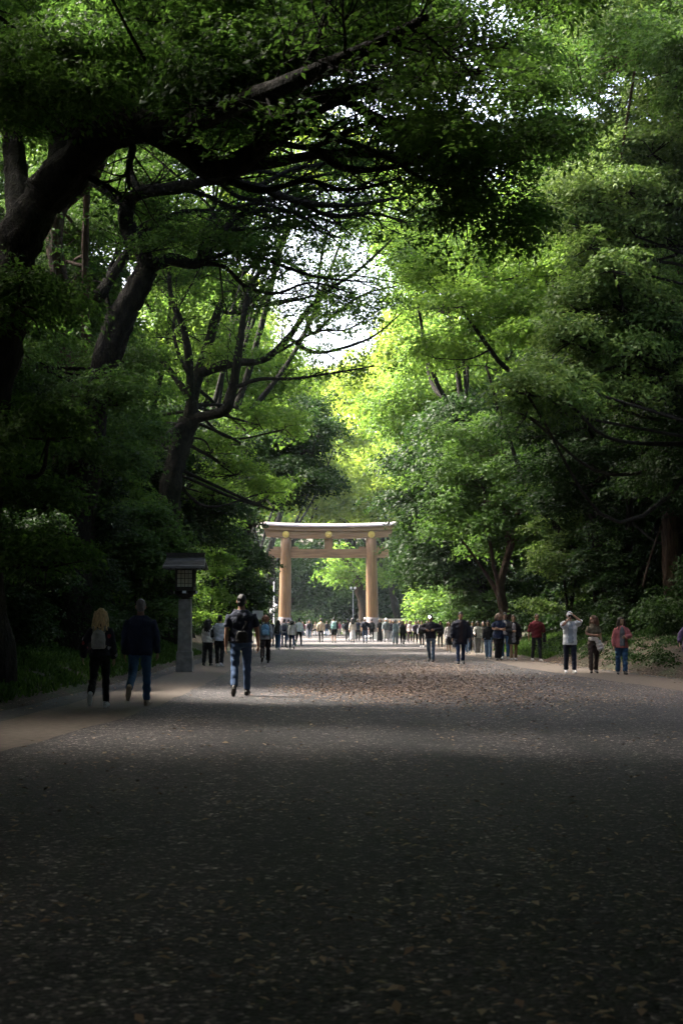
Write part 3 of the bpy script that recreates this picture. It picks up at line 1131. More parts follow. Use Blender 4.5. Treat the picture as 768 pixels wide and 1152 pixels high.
    # ---- shoes
    for q in (-1, 1):
        mb = MB()
        ank, fd, fn = J[q, 'ank'], J[q, 'fd'], J[q, 'fn']
        sd = np.cross(fd, fn)
        mb.tube([ank - fd * 0.075 - fn * 0.050, ank - fd * 0.05 - fn * 0.046, ank + fd * 0.04 - fn * 0.044, ank + fd * 0.11 - fn * 0.058, ank + fd * 0.178 - fn * 0.066], [(0.030, 0.036), (0.039, 0.042), (0.044, 0.044), (0.046, 0.030), (0.030, 0.018)], 12, ref=sd)
        mb.tube([ank - fn * 0.05 - fd * 0.02, ank + fn * 0.03 - fd * 0.015], [0.045, 0.043], 10)
        mb.tube([ank - fd * 0.08 - fn * 0.080, ank + fd * 0.05 - fn * 0.080, ank + fd * 0.185 - fn * 0.080], [(0.036, 0.012), (0.045, 0.012), (0.030, 0.012)], 12, ref=sd)
        make('shoe', mb, cloth(spec.get('shoe', (0.03, 0.03, 0.03)), 'shoe'), 0.010 if lod < 2 else 0.016, it=1)
    return root, J, s, dz


def place_at(root, o):
    o.location = root.location
    o.rotation_euler = root.rotation_euler
    o.scale = root.scale


def backpack(P, spec, col, label, size=(0.30, 0.17, 0.42), z=1.20, strap=(0.03, 0.03, 0.03), pocket=None):
    root, J, s, dz = P
    r = empty('backpack', (0, 0, 0), label, 'backpack')
    place_at(root, r)
    up = J['up']
    w, d, h = size
    yb = -0.125 - (0 if spec.get('fem') else 0.012) - 0.01
    m = cloth(col, 'pack_cloth')

    def blob(c, sx, sy, sz, v=0.012):
        mb = MB()
        c = np.asarray(c)
        mb.tube([c + (0, 0, -sz * .5), c + (0, 0, -sz * .42), c + (0, 0, 0.1 * sz), c + (0, 0, sz * .36), c + (0, 0, sz * .5)], [(sx * .40, sy * .35), (sx * .5, sy * .5), (sx * .5, sy * .5), (sx * .42, sy * .42), (sx * .2, sy * .25)], 18, ref=(1, 0, 0))
        me = remeshed(mb, v)
        wrinkle(me, 0.003, 11, 3)
        me.transform(Matrix.Translation(dz.tolist()))
        return me
    b = link('pack_body', blob(up(0, yb - d * .45, z), w, d, h), m, r)
    link('front_pocket', blob(up(0, yb - d * .92, z - h * .20), w * .78, d * .45, h * .46), cloth(pocket or col, 'pack_cloth'), r)
    for q in (-1, 1):
        mb = MB()
        x = q * w * 0.36
        mb.tube([up(x, yb - 0.01, z + h * .38), up(x * 1.05, -0.075, 1.475), up(x * 1.1, 0.02, 1.485), up(x * 1.1, 0.13, 1.38), up(x * 1.2, 0.145, 1.24), up(x * 1.4, 0.03, z - h * .3), up(x, yb - 0.02, z - h * .36)], [(0.024, 0.007)] * 7, 8, ref=(1, 0, 0))
        me = mb.mesh('strap')
        me.transform(Matrix.Translation(dz.tolist()))
        link('strap', me, cloth(strap, 'strap_cloth'), r)
    mb = MB()
    mb.tube([up(-0.035, yb - 0.03, z + h * .47), up(-0.03, yb - 0.04, z + h * .58), up(0.03, yb - 0.04, z + h * .58), up(0.035, yb - 0.03, z + h * .47)], [0.009] * 4, 8)
    me = mb.mesh('grab_loop')
    me.transform(Matrix.Translation(dz.tolist()))
    link('grab_loop', me, cloth(strap, 'strap_cloth'), r)
    return r


def side_bag(P, col, label, q=1, z=0.98, size=(0.10, 0.26, 0.26), y=-0.02, x=0.25, strap=True, cat='bag', name='shoulder_bag', cross=False):
    root, J, s, dz = P
    r = empty(name, (0, 0, 0), label, cat)
    place_at(root, r)
    up = J['up']
    mb = MB()
    c = up(q * x, y, z)
    sx, sy, sz = size
    mb.tube([c + (0, 0, -sz * .5), c + (0, 0, -sz * .4), c + (0, 0, sz * .1), c + (0, 0, sz * .42), c + (0, 0, sz * .5)], [(sx * .4, sy * .4), (sx * .5, sy * .5), (sx * .48, sy * .5), (sx * .4, sy * .46), (sx * .25, sy * .40)], 16, ref=(1, 0, 0))
    me = remeshed(mb, 0.012)
    wrinkle(me, 0.004, 10, 5)
    me.transform(Matrix.Translation(dz.tolist()))
    link('bag_body', me, cloth(col, 'bag_cloth'), r)
    if strap:
        mb = MB()
        e = -0.13 if cross else q * 0.155
        e = -q * 0.12 if cross else q * 0.155
        mb.tube([c + (0, -sy * .35, sz * .45), up(q * 0.2 if not cross else q * 0.10, -0.14, 1.25), up(e, -0.05, 1.47), up(e, 0.03, 1.475), up(q * 0.2 if not cross else q * 0.10, 0.15, 1.25), c + (0, sy * .35, sz * .45)], [(0.016, 0.006)] * 6, 8, ref=(1, 0, 0))
        me = mb.mesh('strap')
        me.transform(Matrix.Translation(dz.tolist()))
        link('strap', me, cloth(tuple(c * .8 for c in col), 'strap_cloth'), r)
    return r


BLK, NAVY, JEAN, LJEAN, CREAM, WHITE, GREY = (0.012, 0.012, 0.013), (0.014, 0.022, 0.055), (0.036, 0.090, 0.180), (0.16, 0.24, 0.34), (0.58, 0.53, 0.46), (0.72, 0.74, 0.78), (0.27, 0.28, 0.31)
DJEAN = (0.025, 0.045, 0.095)
HBLK, HBRN, HBLO, HRED, HGREY = (0.012, 0.010, 0.009), (0.055, 0.032, 0.020), (0.46, 0.31, 0.16), (0.16, 0.06, 0.03), (0.20, 0.19, 0.18)
WSH = (0.68, 0.68, 0.68)
LF = ((20, 6, 8), (-14, 34, -38))      # left foot in front, right heel lifted behind
RF = ((-14, 34, -38), (20, 6, 8))
LS = ((9, 4, 2), (-8, 10, -8))
RS = ((-8, 10, -8), (9, 4, 2))
ST = ((1, 2, 0), (-1, 2, 0))


def flower_cloth():
    m, nt, out = new_mat('floral_cloth')
    vec = coords(nt)
    vo = nd(nt, 'ShaderNodeTexVoronoi')
    vo.inputs['Scale'].default_value = 11
    nt.links.new(vec, vo.inputs['Vector'])
    sp = nd(nt, 'ShaderNodeSeparateColor')
    nt.links.new(vo.outputs['Color'], sp.inputs[0])
    c = ramp(nt, sp.outputs[0], [(0.0, (0.012, 0.010, 0.022)), (0.74, (0.016, 0.014, 0.035)), (0.78, (0.26, 0.035, 0.045)), (0.88, (0.22, 0.05, 0.07)), (0.93, (0.40, 0.36, 0.42)), (0.97, (0.05, 0.04, 0.16))])
    c.node.color_ramp.interpolation = 'CONSTANT'
    edge = ramp(nt, vo.outputs['Distance'], [(0.38, (1, 1, 1)), (0.46, (0, 0, 0))])
    mx = nd(nt, 'ShaderNodeMix', data_type='RGBA')
    mx.inputs[6].default_value = (0.012, 0.011, 0.024, 1)
    nt.links.new(edge, mx.inputs[0])
    nt.links.new(c, mx.inputs[7])
    p = nd(nt, 'ShaderNodeBsdfPrincipled')
    p.inputs['Roughness'].default_value = 0.85
    nt.links.new(mx.outputs[2], p.inputs['Base Color'])
    nt.links.new(bump(nt, noise(nt, vec, 12), 0.6, 0.02), p.inputs['Normal'])
    nt.links.new(p.outputs[0], out.inputs[0])
    return m


def all_people():
    # -- three on the left, walking away
    s = dict(at=(112, 796.5, 684), fem=True, hair=('long', (0.62, 0.43, 0.23)), hair_end=1.30, wavy=1.6, topmat=flower_cloth(), top=BLK, loose=0.036, legcol=(0.014, 0.013, 0.016), shoe=WSH, legs=((-10, 42, -52), (12, 4, 4)), arms=(('s', -4, 24, 26), ('s', 4, 14, 12)), topname='jacket', coat=0.90,
             label='blonde woman in a dark floral jacket and black trousers walking away on the left path')
    P = person(s)
    backpack(P, s, (0.40, 0.39, 0.41), 'small grey backpack worn by the blonde woman on the left path', (0.25, 0.13, 0.33), 1.19, strap=(0.30, 0.27, 0.22), pocket=(0.36, 0.35, 0.37))
    s = dict(at=(157, 795, 673), hair=('crop', HGREY), top=(0.016, 0.024, 0.062), legcol=(0.048, 0.120, 0.240), denim=True, shoe=(0.42, 0.34, 0.25), legs=((-16, 46, -62), (12, 3, 3)), arms=(('s', 0, 12, 9), ('s', 4, 22, 10)), topname='jacket', coat=0.82, loose=0.03, build=1.10, skin=SKIN_M,
             label='grey haired man in navy jacket and blue jeans beside the blonde woman')
    person(s)
    s = dict(at=(271, 783, 668), hair=('crop', (0.010, 0.009, 0.008)), top=(0.012, 0.016, 0.032), legcol=(0.022, 0.048, 0.105), denim=True, shoe=(0.02, 0.015, 0.012), legs=((-9, 26, -30), (12, 4, 4)), arms=(('s', -6, 14, 8), ('s', 6, 16, 12)), sleeve='short', build=1.16, skin=(0.25, 0.145, 0.10), coat=0.90,
             label='broad man in a navy T-shirt and dark jeans walking away at the gravel edge')
    P = person(s)
    side_bag(P, BLK, 'black crossbody pouch on the lower back of the man in the navy T-shirt', q=1, z=1.00, size=(0.22, 0.09, 0.20), y=-0.20, x=0.03, cross=True)
    # -- the pair by the lantern and those behind
    s = dict(at=(233.5, 749, 698), fem=True, hair=('long', HBLK), top=(0.50, 0.47, 0.44), legcol=BLK, wide=1.2, legs=RS, coat=0.86, loose=0.03,
             label='woman with long black hair and a cream top walking just right of the lantern')
    person(s)
    s = dict(at=(247, 750, 692), hair=('short', HBLK), top=(0.56, 0.59, 0.66), legcol=BLK, wide=1.1, shoe=WSH, legs=LS, coat=0.86, loose=0.03, arms=(('s', 4, 50, 14), ('s', -8, 12, 8)),
             label='man in a pale blue shirt and black trousers just right of the lantern')
    P = person(s)
    side_bag(P, BLK, 'black bag hanging from the shoulder of the man in the pale blue shirt', q=-1, z=1.10, size=(0.11, 0.22, 0.26))
    s = dict(at=(298.5, 746, 691), fem=True, hair=('bob', HRED), top=(0.36, 0.37, 0.39), legcol=(0.030, 0.020, 0.020), wide=1.25, shoe=(0.05, 0.045, 0.04), legs=RF, loose=0.034, build=1.1,
             label='red haired woman in a grey top and brown trousers walking behind the man in navy')
    P = person(s)
    backpack(P, s, (0.14, 0.30, 0.44), 'light blue backpack on the back of the red haired woman', (0.30, 0.16, 0.40), 1.20, strap=(0.03, 0.04, 0.06), pocket=(0.22, 0.40, 0.54))
    s = dict(at=(312.5, 731, 697), fem=True, hair=('long', HBLK), top=(0.30, 0.32, 0.36), legcol=JEAN, denim=True, shoe=WSH, legs=LS, wide=1.2,
             label='black haired woman in pale sleeves and blue jeans right of the light blue backpack')
    P = person(s)
    backpack(P, s, BLK, 'black backpack carried by the black haired woman in blue jeans', (0.32, 0.18, 0.48), 1.16)
    s = dict(at=(319.5, 728, 696), hair=('short', HBLK), top=(0.25, 0.26, 0.30), legcol=DJEAN, denim=True, legs=RS,
             label='man in a grey shirt and dark jeans in front of the left torii column')
    P = person(s)
    backpack(P, s, (0.02, 0.025, 0.045), 'navy backpack of the man in front of the left torii column', (0.30, 0.17, 0.44), 1.18)
    s = dict(at=(328.5, 731, 697), fem=True, hair=('bob', HBLK), top=(0.66, 0.60, 0.54), legcol=DJEAN, denim=True, shoe=WSH, legs=LF, loose=0.036,
             label='woman in a cream cardigan and dark jeans walking right of the left torii column')
    P = person(s)
    side_bag(P, (0.04, 0.03, 0.03), 'small dark crossbody bag over the cream cardigan', q=-1, z=0.96, size=(0.08, 0.18, 0.16), cross=True)
    s = dict(at=(336, 726.5, 694.5), hair=('short', HBLK), top=WHITE, legcol=BLK, shoe=WSH, legs=RF, lean=10,
             label='man in a white shirt and black trousers leaning forward beside the cream cardigan')
    person(s)
    # -- right side, coming towards the camera
    s = dict(at=(641, 757.5, 688), head=180, hair=('hat', HBLK), cap=(0.70, 0.69, 0.73), top=WHITE, inner=(0.33, 0.37, 0.42), legcol=(0.014, 0.017, 0.034), shoe=(0.75, 0.74, 0.72), legs=((10, 4, 3), (-7, 9, -5)), coat=0.80, loose=0.042, sleeve='elbow', skin=SKIN_M,
             arms=(('p', (-0.30, 0.16, 1.44), (-0.085, 0.13, 1.63)), ('p', (0.24, 0.24, 1.33), (0.055, 0.22, 1.53))), grip=((1, 0.2, 0), (-1, 0.2, 0)), noface=True, wide=1.08,
             label='person in a white cap and open white shirt holding a camera up to the face')
    P = person(s)
    root, J, sc_, dz = P
    r = empty('camera', (0, 0, 0), 'small black camera held up by the person in the white cap', 'camera')
    place_at(root, r)
    mb = MB()
    mb.box(J['up'](0.0, 0.185, 1.60) + dz, (0.13, 0.05, 0.08))
    mb.build('camera_body', cloth(BLK, 'camera_plastic'), r, smooth=False)
    mb = MB()
    c = J['up'](-0.005, 0.21, 1.60) + dz
    mb.tube([c, c + (0, 0.04, 0), c + (0, 0.07, 0)], [0.03, 0.031, 0.028], 16)
    mb.build('lens', cloth(BLK, 'camera_plastic'), r)
    s = dict(at=(667.5, 757.5, 692), head=180, turn=-62, fem=True, hair=('mid', (0.11, 0.055, 0.035)), top=(0.135, 0.115, 0.075), legcol=(0.060, 0.042, 0.035), wide=1.12, shoe=(0.05, 0.04, 0.035), legs=((-6, 9, -4), (8, 4, 3)), sleeve='short', skin=SKIN_M, coat=0.96, loose=0.014,
             arms=(('s', -6, 18, 14), ('p', (0.215, 0.05, 1.16), (-0.02, 0.20, 1.13))),
             label='brown haired woman in an olive top and brown trousers looking towards the woman in pink')
    P = person(s)
    root, J, sc_, dz = P
    mb = MB()
    mb.tube([(0.15, 0.0, 1.01), (0.05, 0.12, 1.03), (-0.06, 0.14, 1.01), (-0.13, 0.12, 0.92), (-0.15, 0.11, 0.80), (-0.16, 0.12, 0.66)], [(0.03, 0.06), (0.04, 0.065), (0.045, 0.075), (0.06, 0.085), (0.06, 0.085), (0.04, 0.045)], 14)
    mb.tube([(-0.14, 0.13, 0.95), (-0.24, 0.12, 0.80), (-0.27, 0.12, 0.66)], [0.05, 0.055, 0.02], 12)
    me = remeshed(mb, 0.011)
    wrinkle(me, 0.008, 11, 2)
    me.transform(Matrix.Translation(dz.tolist()))
    o = link('knotted_jacket', me, cloth((0.62, 0.57, 0.53)))
    place_at(root, o)
    tag(o, 'pale jacket knotted round the waist of the woman in the olive top', 'jacket')
    s = dict(at=(699, 759, 694), head=180, turn=12, fem=True, hair=('long', (0.030, 0.018, 0.014)), top=(0.36, 0.115, 0.120), inner=(0.10, 0.11, 0.12), legcol=(0.022, 0.065, 0.150), denim=True, wide=1.22, shoe=(0.02, 0.018, 0.018), legs=((7, 4, 2), (-6, 9, -4)), coat=0.80, loose=0.042, topname='jacket',
             arms=(('p', (-0.25, 0.06, 1.14), (-0.08, 0.23, 1.12)), ('s', -6, 18, 14)),
             label='woman in an open pink jacket and blue jeans, rightmost of the walkers facing the camera')
    person(s)
    s = dict(at=(603.5, 744, 690), head=180, hair=('crop', HBLK), top=(0.13, 0.016, 0.022), legcol=(0.016, 0.016, 0.019), shoe=(0.38, 0.36, 0.36), legs=((10, 4, 2), (-9, 14, -10)), sleeve='elbow', skin=SKIN_D, build=1.15, arms=(('s', -8, 10, 14), ('s', -10, 8, 12)),
             label='broad man in a dark red shirt and black trousers on the right path')
    P = person(s)
    side_bag(P, BLK, 'black jacket bundle held at the side of the man in dark red', q=-1, z=0.85, size=(0.14, 0.22, 0.34), x=0.30, strap=False, cat='bundle', name='jacket_bundle')
    s = dict(at=(560.5, 743, 690), head=180, fem=True, hair=('bob', (0.25, 0.17, 0.12)), top=(0.014, 0.024, 0.062), legcol=BLK, wide=1.3, legs=RS, sleeve='short', build=1.15, coat=0.80, loose=0.03, skin=SKIN_M,
             arms=(('p', (-0.24, 0.06, 1.15), (0.07, 0.21, 1.17)), ('p', (0.24, 0.06, 1.15), (-0.07, 0.24, 1.13))),
             label='woman in a navy top and black trousers walking with folded arms')
    person(s)
    s = dict(at=(568, 741.5, 689), head=180, hair=('short', HBLK), top=(0.035, 0.04, 0.06), legcol=JEAN, denim=True, shoe=WSH, legs=LS, inner=(0.30, 0.28, 0.28),
             label='young man in a dark jacket and jeans just behind the woman with folded arms')
    person(s)
    s = dict(at=(577.5, 743, 692), head=180, hair=('short', HBRN), top=BLK, legcol=(0.24, 0.145, 0.080), legs=RS, coat=0.62, loose=0.04, inner=(0.25, 0.24, 0.25), topname='coat', shoe=(0.45, 0.42, 0.4), arms=(('s', 0, 20, 10), ('p', (0.25, 0.03, 1.15), (0.05, 0.2, 1.12))),
             label='person in a long black coat and tan trousers left of the man in dark red')
    person(s)
    s = dict(at=(549, 741.5, 699), head=170, fem=True, hair=('short', HBLK), top=BLK, legcol=LJEAN, denim=True, wide=1.2, legs=LS, shoe=(0.3, 0.3, 0.3),
             label='short person in a black jacket and pale jeans left of the woman with folded arms')
    person(s)
    s = dict(at=(537, 736.5, 698.5), head=175, fem=True, hair=('mid', HBLK), top=(0.50, 0.48, 0.42), legcol=(0.19, 0.18, 0.17), wide=1.3, legs=RS, shoe=(0.4, 0.4, 0.38),
             label='woman in cream top and grey trousers right of the tall man in dark coat')
    P = person(s)
    side_bag(P, BLK, 'black shoulder bag over the cream top on the right path', q=1, z=1.02, size=(0.16, 0.24, 0.22), y=0.12, x=0.14, cross=True)
    s = dict(at=(484.5, 745, 691), head=180, hair=('short', HBLK), top=(0.014, 0.012, 0.018), legcol=(0.085, 0.125, 0.175), denim=True, legs=((12, 5, 4), (-10, 26, -22)), shoe=(0.03, 0.025, 0.025), loose=0.036, build=1.08, skin=SKIN_M,
             arms=(('p', (-0.38, -0.02, 1.20), (-0.15, 0.17, 1.16)), ('p', (0.38, -0.02, 1.20), (0.15, 0.17, 1.16))), topname='hooded_top',
             label='man in a black hooded top and worn jeans walking down the avenue with bent arms')
    P = person(s)
    root, J, sc_, dz = P
    r = empty('head_torch', (0, 0, 0), 'small bright lamp at the forehead of the man with bent arms', 'head torch')
    place_at(root, r)
    mb = MB()
    mb.tube([J['up'](0.02, 0.09, 1.635) + dz, J['up'](0.02, 0.145, 1.635) + dz], [0.035, 0.042], 14)
    mb.build('housing', cloth(BLK, 'camera_plastic'), r)
    m, nt, out = new_mat('lamp_glow')
    e = nd(nt, 'ShaderNodeEmission')
    e.inputs[0].default_value = (0.85, 0.75, 1.0, 1)
    e.inputs[1].default_value = 6.0
    nt.links.new(e.outputs[0], out.inputs[0])
    mb = MB()
    mb.ball(J['up'](0.02, 0.148, 1.635) + dz, (0.038, 0.012, 0.038))
    mb.build('lens', m, r)
    s = dict(at=(518, 747, 688), head=180, hair=('short', HBLK), top=(0.012, 0.013, 0.024), inner=(0.03, 0.018, 0.02), legcol=(0.016, 0.030, 0.075), denim=True, legs=((-8, 14, -10), (9, 4, 3)), coat=0.66, loose=0.04, topname='coat', build=1.12, skin=SKIN_M, arms=(('s', 0, 10, 13), ('s', 4, 10, 13)),
             label='tall man in a long dark coat and navy jeans walking down the avenue')
    person(s)
    s = dict(at=(504.5, 734, 700), head=180, fem=True, hair=('mid', HBRN), top=(0.33, 0.31, 0.30), legcol=BLK, lower='skirt', hem=0.42, legs=RS,
             label='woman in grey jacket and long black skirt left of the tall man in dark coat')
    P = person(s)
    side_bag(P, (0.6, 0.58, 0.62), 'white handbag held by the woman in the long black skirt', q=1, z=0.86, size=(0.10, 0.22, 0.22), y=0.12, x=0.16, strap=False, name='handbag')
    s = dict(at=(474.5, 728, 698), head=180, hair=('short', HBLK), top=BLK, legcol=(0.03, 0.03, 0.035), legs=LS, shoe=WSH,
             label='person in black with white shoes left of the man with bent arms')
    P = person(s)
    side_bag(P, (0.50, 0.52, 0.60), 'big white tote bag hanging beside the man with bent arms', q=1, z=1.03, size=(0.14, 0.36, 0.36))
    s = dict(at=(775, 757, 698), head=180, fem=True, hair=('mid', HBLK), top=(0.055, 0.035, 0.085), legcol=BLK, lower='skirt', hem=0.30, coat=0.45, loose=0.05, legs=RS, topname='coat', noface=True, arms=(('s', 0, 10, 20), ('s', 20, 10, 34)),
             label='person in a dark purple coat half cut off at the right border of the picture')
    person(s)
    # -- the crowd below the torii
    crowd = [
        (361, 723, 694.5, 0, 'm', 'short', HBLK, (0.42, 0.34, 0.25), BLK, LF, {}, 'person in a tan jacket and black trousers walking alone below the torii'),
        (375.5, 723.5, 692, 0, 'm', 'short', HBLK, (0.02, 0.022, 0.026), (0.015, 0.016, 0.018), LS, dict(lower='shorts', build=1.15, wide=1.2), 'big man in black shorts under the middle of the torii'),
        (396.5, 723, 694, 0, 'f', 'long', HBLK, (0.50, 0.44, 0.37), (0.62, 0.60, 0.60), LS, dict(lower='skirt', hem=0.22), 'woman in a beige top and long white skirt below the torii'),
        (402.5, 721, 690, 0, 'm', 'crop', HGREY, (0.022, 0.026, 0.045), (0.03, 0.03, 0.03), RS, dict(sleeve='short'), 'grey haired man in a dark vest behind the long white skirt'),
        (410.5, 723.5, 691, 0, 'm', 'hat', HBLK, (0.014, 0.016, 0.028), DJEAN, LS, dict(cap=(0.72, 0.72, 0.74), build=1.1, sleeve='elbow'), 'man in a white cap and dark navy shirt left of the right torii column'),
        (418, 721, 696, 0, 'm', 'short', HBLK, (0.016, 0.016, 0.018), BLK, RS, {}, 'person all in black in front of the right torii column'),
        (427, 722, 696, 180, 'f', 'mid', HBRN, (0.016, 0.015, 0.017), (0.012, 0.012, 0.014), LS, dict(lower='skirt', hem=0.08, sleeve='elbow'), 'woman in a floor length black dress right of the torii column'),
        (434, 722.5, 695, 180, 'm', 'hat', HBLK, (0.09, 0.11, 0.12), (0.30, 0.30, 0.31), RS, dict(cap=(0.55, 0.55, 0.57)), 'person in a grey cap and pale trousers beside the long black dress'),
        (439, 722, 697.5, 180, 'm', 'short', HRED, (0.022, 0.02, 0.03), (0.24, 0.25, 0.27), LS, {}, 'person in a dark jacket right of the grey cap'),
        (444.5, 725, 697, 0, 'f', 'short', HGREY, (0.20, 0.27, 0.30), (0.27, 0.32, 0.38), RS, dict(wide=1.45), 'person in a grey blue top and wide pale jeans'),
        (452.5, 726.5, 697.5, 180, 'f', 'mid', HRED, (0.030, 0.030, 0.036), BLK, LF, dict(shoe=WSH), 'person in a dark jacket and white shoes right of the wide pale jeans'),
        (461, 723, 698, 180, 'f', 'mid', HBLK, (0.42, 0.36, 0.34), (0.03, 0.015, 0.02), RS, {}, 'woman in a beige top and maroon trousers in the right hand crowd'),
        (457, 722, 697.5, 180, 'm', 'short', HBLK, (0.045, 0.018, 0.025), BLK, LS, {}, 'person in a maroon jacket left of the beige top in the crowd'),
        (467, 724, 698.5, 180, 'm', 'short', HBLK, (0.07, 0.06, 0.085), BLK, LS, {}, 'person in a violet grey jacket left of the white tote bag'),
        (391, 721, 695.5, 0, 'm', 'short', HBLK, (0.014, 0.014, 0.016), BLK, LS, {}, 'slim person in black left of the long white skirt'),
        (386.5, 716, 697, 0, 'm', 'short', HBLK, (0.018, 0.028, 0.034), (0.33, 0.30, 0.22), RS, {}, 'person in a dark jacket and khaki trousers far below the torii'),
        (350, 716.2, 697, 0, 'm', 'short', HBLK, (0.014, 0.016, 0.026), (0.15, 0.05, 0.055), LS, dict(sleeve='short', lower='shorts'), 'person in a navy shirt and reddish shorts far left of the tan jacket'),
        (345.5, 716, 698, 180, 'f', 'mid', HBLK, (0.58, 0.44, 0.47), (0.55, 0.55, 0.62), RS, {}, 'small far person in pale pink beside the navy shirt'),
        (354.5, 715.5, 697, 180, 'f', 'long', HBRN, (0.45, 0.33, 0.24), (0.05, 0.06, 0.08), LS, {}, 'small far person in a sandy top left of the tan jacket'),
        (367.5, 716, 697, 0, 'm', 'short', HBRN, (0.035, 0.03, 0.035), (0.06, 0.11, 0.19), LS, dict(denim=True), 'far person in a dark top and blue jeans between tan jacket and big man'),
        (340.5, 716, 697, 180, 'm', 'short', HBLK, (0.12, 0.02, 0.03), (0.04, 0.06, 0.14), RS, dict(denim=True), 'small far person in a red top right of the leaning white shirt'),
        (382, 715.5, 698, 180, 'f', 'mid', HBRN, (0.20, 0.05, 0.07), (0.35, 0.31, 0.26), RS, {}, 'small far person in a rose top right of the big man'),
        (423, 716.5, 698, 0, 'f', 'short', HBLK, (0.50, 0.50, 0.52), (0.10, 0.10, 0.11), LS, {}, 'small far person in a white top by the pale stone block'),
        (448, 717.5, 698.5, 180, 'm', 'short', HBLK, (0.02, 0.02, 0.025), BLK, LS, {}, 'small far person in black behind the wide pale jeans'),
        (480, 722, 698.5, 180, 'm', 'short', HBLK, (0.10, 0.10, 0.11), (0.20, 0.2, 0.2), LS, {}, 'person in dark grey mostly hidden behind the man with bent arms'),
        (332, 717, 697.5, 0, 'm', 'short', HBLK, (0.02, 0.02, 0.024), BLK, LS, {}, 'far person in black behind the cream cardigan'),
        (378.5, 716, 697.5, 180, 'f', 'short', HBLK, (0.05, 0.05, 0.07), (0.05, 0.05, 0.06), RS, {}, 'small far person in charcoal behind the big man'),
        (358, 714.5, 698, 0, 'f', 'short', HBLK, (0.03, 0.03, 0.04), BLK, LS, {}, 'tiny far person in black right of the sandy top'),
        (372, 715, 698, 180, 'm', 'short', HBLK, (0.10, 0.10, 0.12), (0.03, 0.03, 0.03), RS, {}, 'tiny far person in slate grey left of the big man'),
        (348, 719, 697.5, 180, 'm', 'short', HBLK, (0.016, 0.016, 0.02), (0.05, 0.07, 0.11), LS, dict(denim=True), 'person in black with dark jeans left of the sandy top'),
        (405.5, 717, 698, 180, 'f', 'mid', HBLK, (0.04, 0.03, 0.04), BLK, RS, {}, 'far woman in dark plum left of the white cap'),
        (414.5, 718, 697, 0, 'm', 'short', HBLK, (0.02, 0.02, 0.024), (0.03, 0.04, 0.07), LS, {}, 'person in black just behind the white cap'),
        (430.5, 718, 697, 180, 'm', 'short', HBLK, (0.06, 0.06, 0.07), BLK, LS, {}, 'person in grey behind the long black dress'),
        (441.8, 719, 697.5, 180, 'f', 'mid', HBLK, (0.03, 0.02, 0.03), (0.02, 0.02, 0.02), RS, {}, 'woman in black left of the wide pale jeans'),
        (449, 720, 697, 180, 'm', 'short', HBLK, (0.02, 0.022, 0.03), (0.10, 0.11, 0.12), LS, {}, 'person in black with grey trousers behind the round white bag'),
        (464, 719, 698, 180, 'm', 'short', HBLK, (0.02, 0.02, 0.022), BLK, RS, {}, 'person in black behind the violet grey jacket'),
        (470.5, 721, 698, 180, 'f', 'mid', HBRN, (0.05, 0.04, 0.045), (0.02, 0.02, 0.02), LS, {}, 'woman in brown grey beside the white tote bag'),
        (495, 728, 698.5, 180, 'f', 'mid', HBLK, (0.02, 0.02, 0.026), BLK, LS, {}, 'woman in black between the bent arms man and the long skirt'),
        (511, 730, 699, 180, 'm', 'short', HBLK, (0.05, 0.05, 0.06), (0.04, 0.05, 0.08), RS, {}, 'person in charcoal half hidden by the tall man in the coat'),
        (531.5, 733, 699, 175, 'm', 'short', HBLK, (0.03, 0.03, 0.035), BLK, LS, {}, 'person in black behind the cream top with the shoulder bag'),
        (543.5, 735, 700, 175, 'f', 'mid', HBLK, (0.12, 0.11, 0.10), (0.26, 0.25, 0.24), RS, {}, 'person in taupe with pale trousers behind the cream top'),
        (305.5, 727, 697, 0, 'm', 'short', HBLK, (0.03, 0.03, 0.04), BLK, RS, {}, 'person in black right behind the light blue backpack'),
        (324.5, 722, 696.5, 0, 'm', 'short', HBLK, (0.02, 0.02, 0.025), (0.03, 0.05, 0.09), LS, dict(denim=True), 'person in black and jeans at the foot of the left column'),
        (526, 735.5, 698, 175, 'm', 'short', HBLK, (0.05, 0.06, 0.09), (0.05, 0.09, 0.16), RS, dict(denim=True), 'person in a dark jacket and jeans behind the tall man in the coat'),
    ]
    made = {}
    for (px, ft, tp, hd, sex, hk, hc, tc, lc, lg, extra, lab) in crowd:
        s = dict(at=(px, ft, tp), head=hd, fem=sex == 'f', hair=(hk, hc), top=tc, legcol=lc, legs=lg, label=lab, skin=SKIN_L, loose=0.026)
        s.update(extra)
        made[lab] = (person(s), s)
    P, s = made['big man in black shorts under the middle of the torii']
    backpack(P, s, (0.20, 0.36, 0.36), 'teal backpack on the big man below the torii', (0.36, 0.2, 0.5), 1.20, strap=(0.55, 0.6, 0.6))
    P, s = made['person in a dark jacket and white shoes right of the wide pale jeans']
    side_bag(P, (0.62, 0.60, 0.58), 'round white bag carried right of the wide pale jeans', q=1, z=1.05, size=(0.14, 0.3, 0.28), y=0.1, x=0.2)


all_people()


# ------------------------------------------------------------------ trees
def catmull(P, n=8):
    P = np.asarray(P, float)
    if len(P) < 3:
        return np.array([P[0] * (1 - t) + P[-1] * t for t in np.linspace(0, 1, n)])
    Q = np.vstack([2 * P[0] - P[1], P, 2 * P[-1] - P[-2]])
    out = []
    for i in range(1, len(Q) - 2):
        a, b, c, d = Q[i - 1:i + 3]
        for t in np.linspace(0, 1, n, endpoint=False):
            out.append(0.5 * (2 * b + (c - a) * t + (2 * a - 5 * b + 4 * c - d) * t * t + (3 * b - a - 3 * c + d) * t ** 3))
    out.append(P[-1])
    return np.array(out)


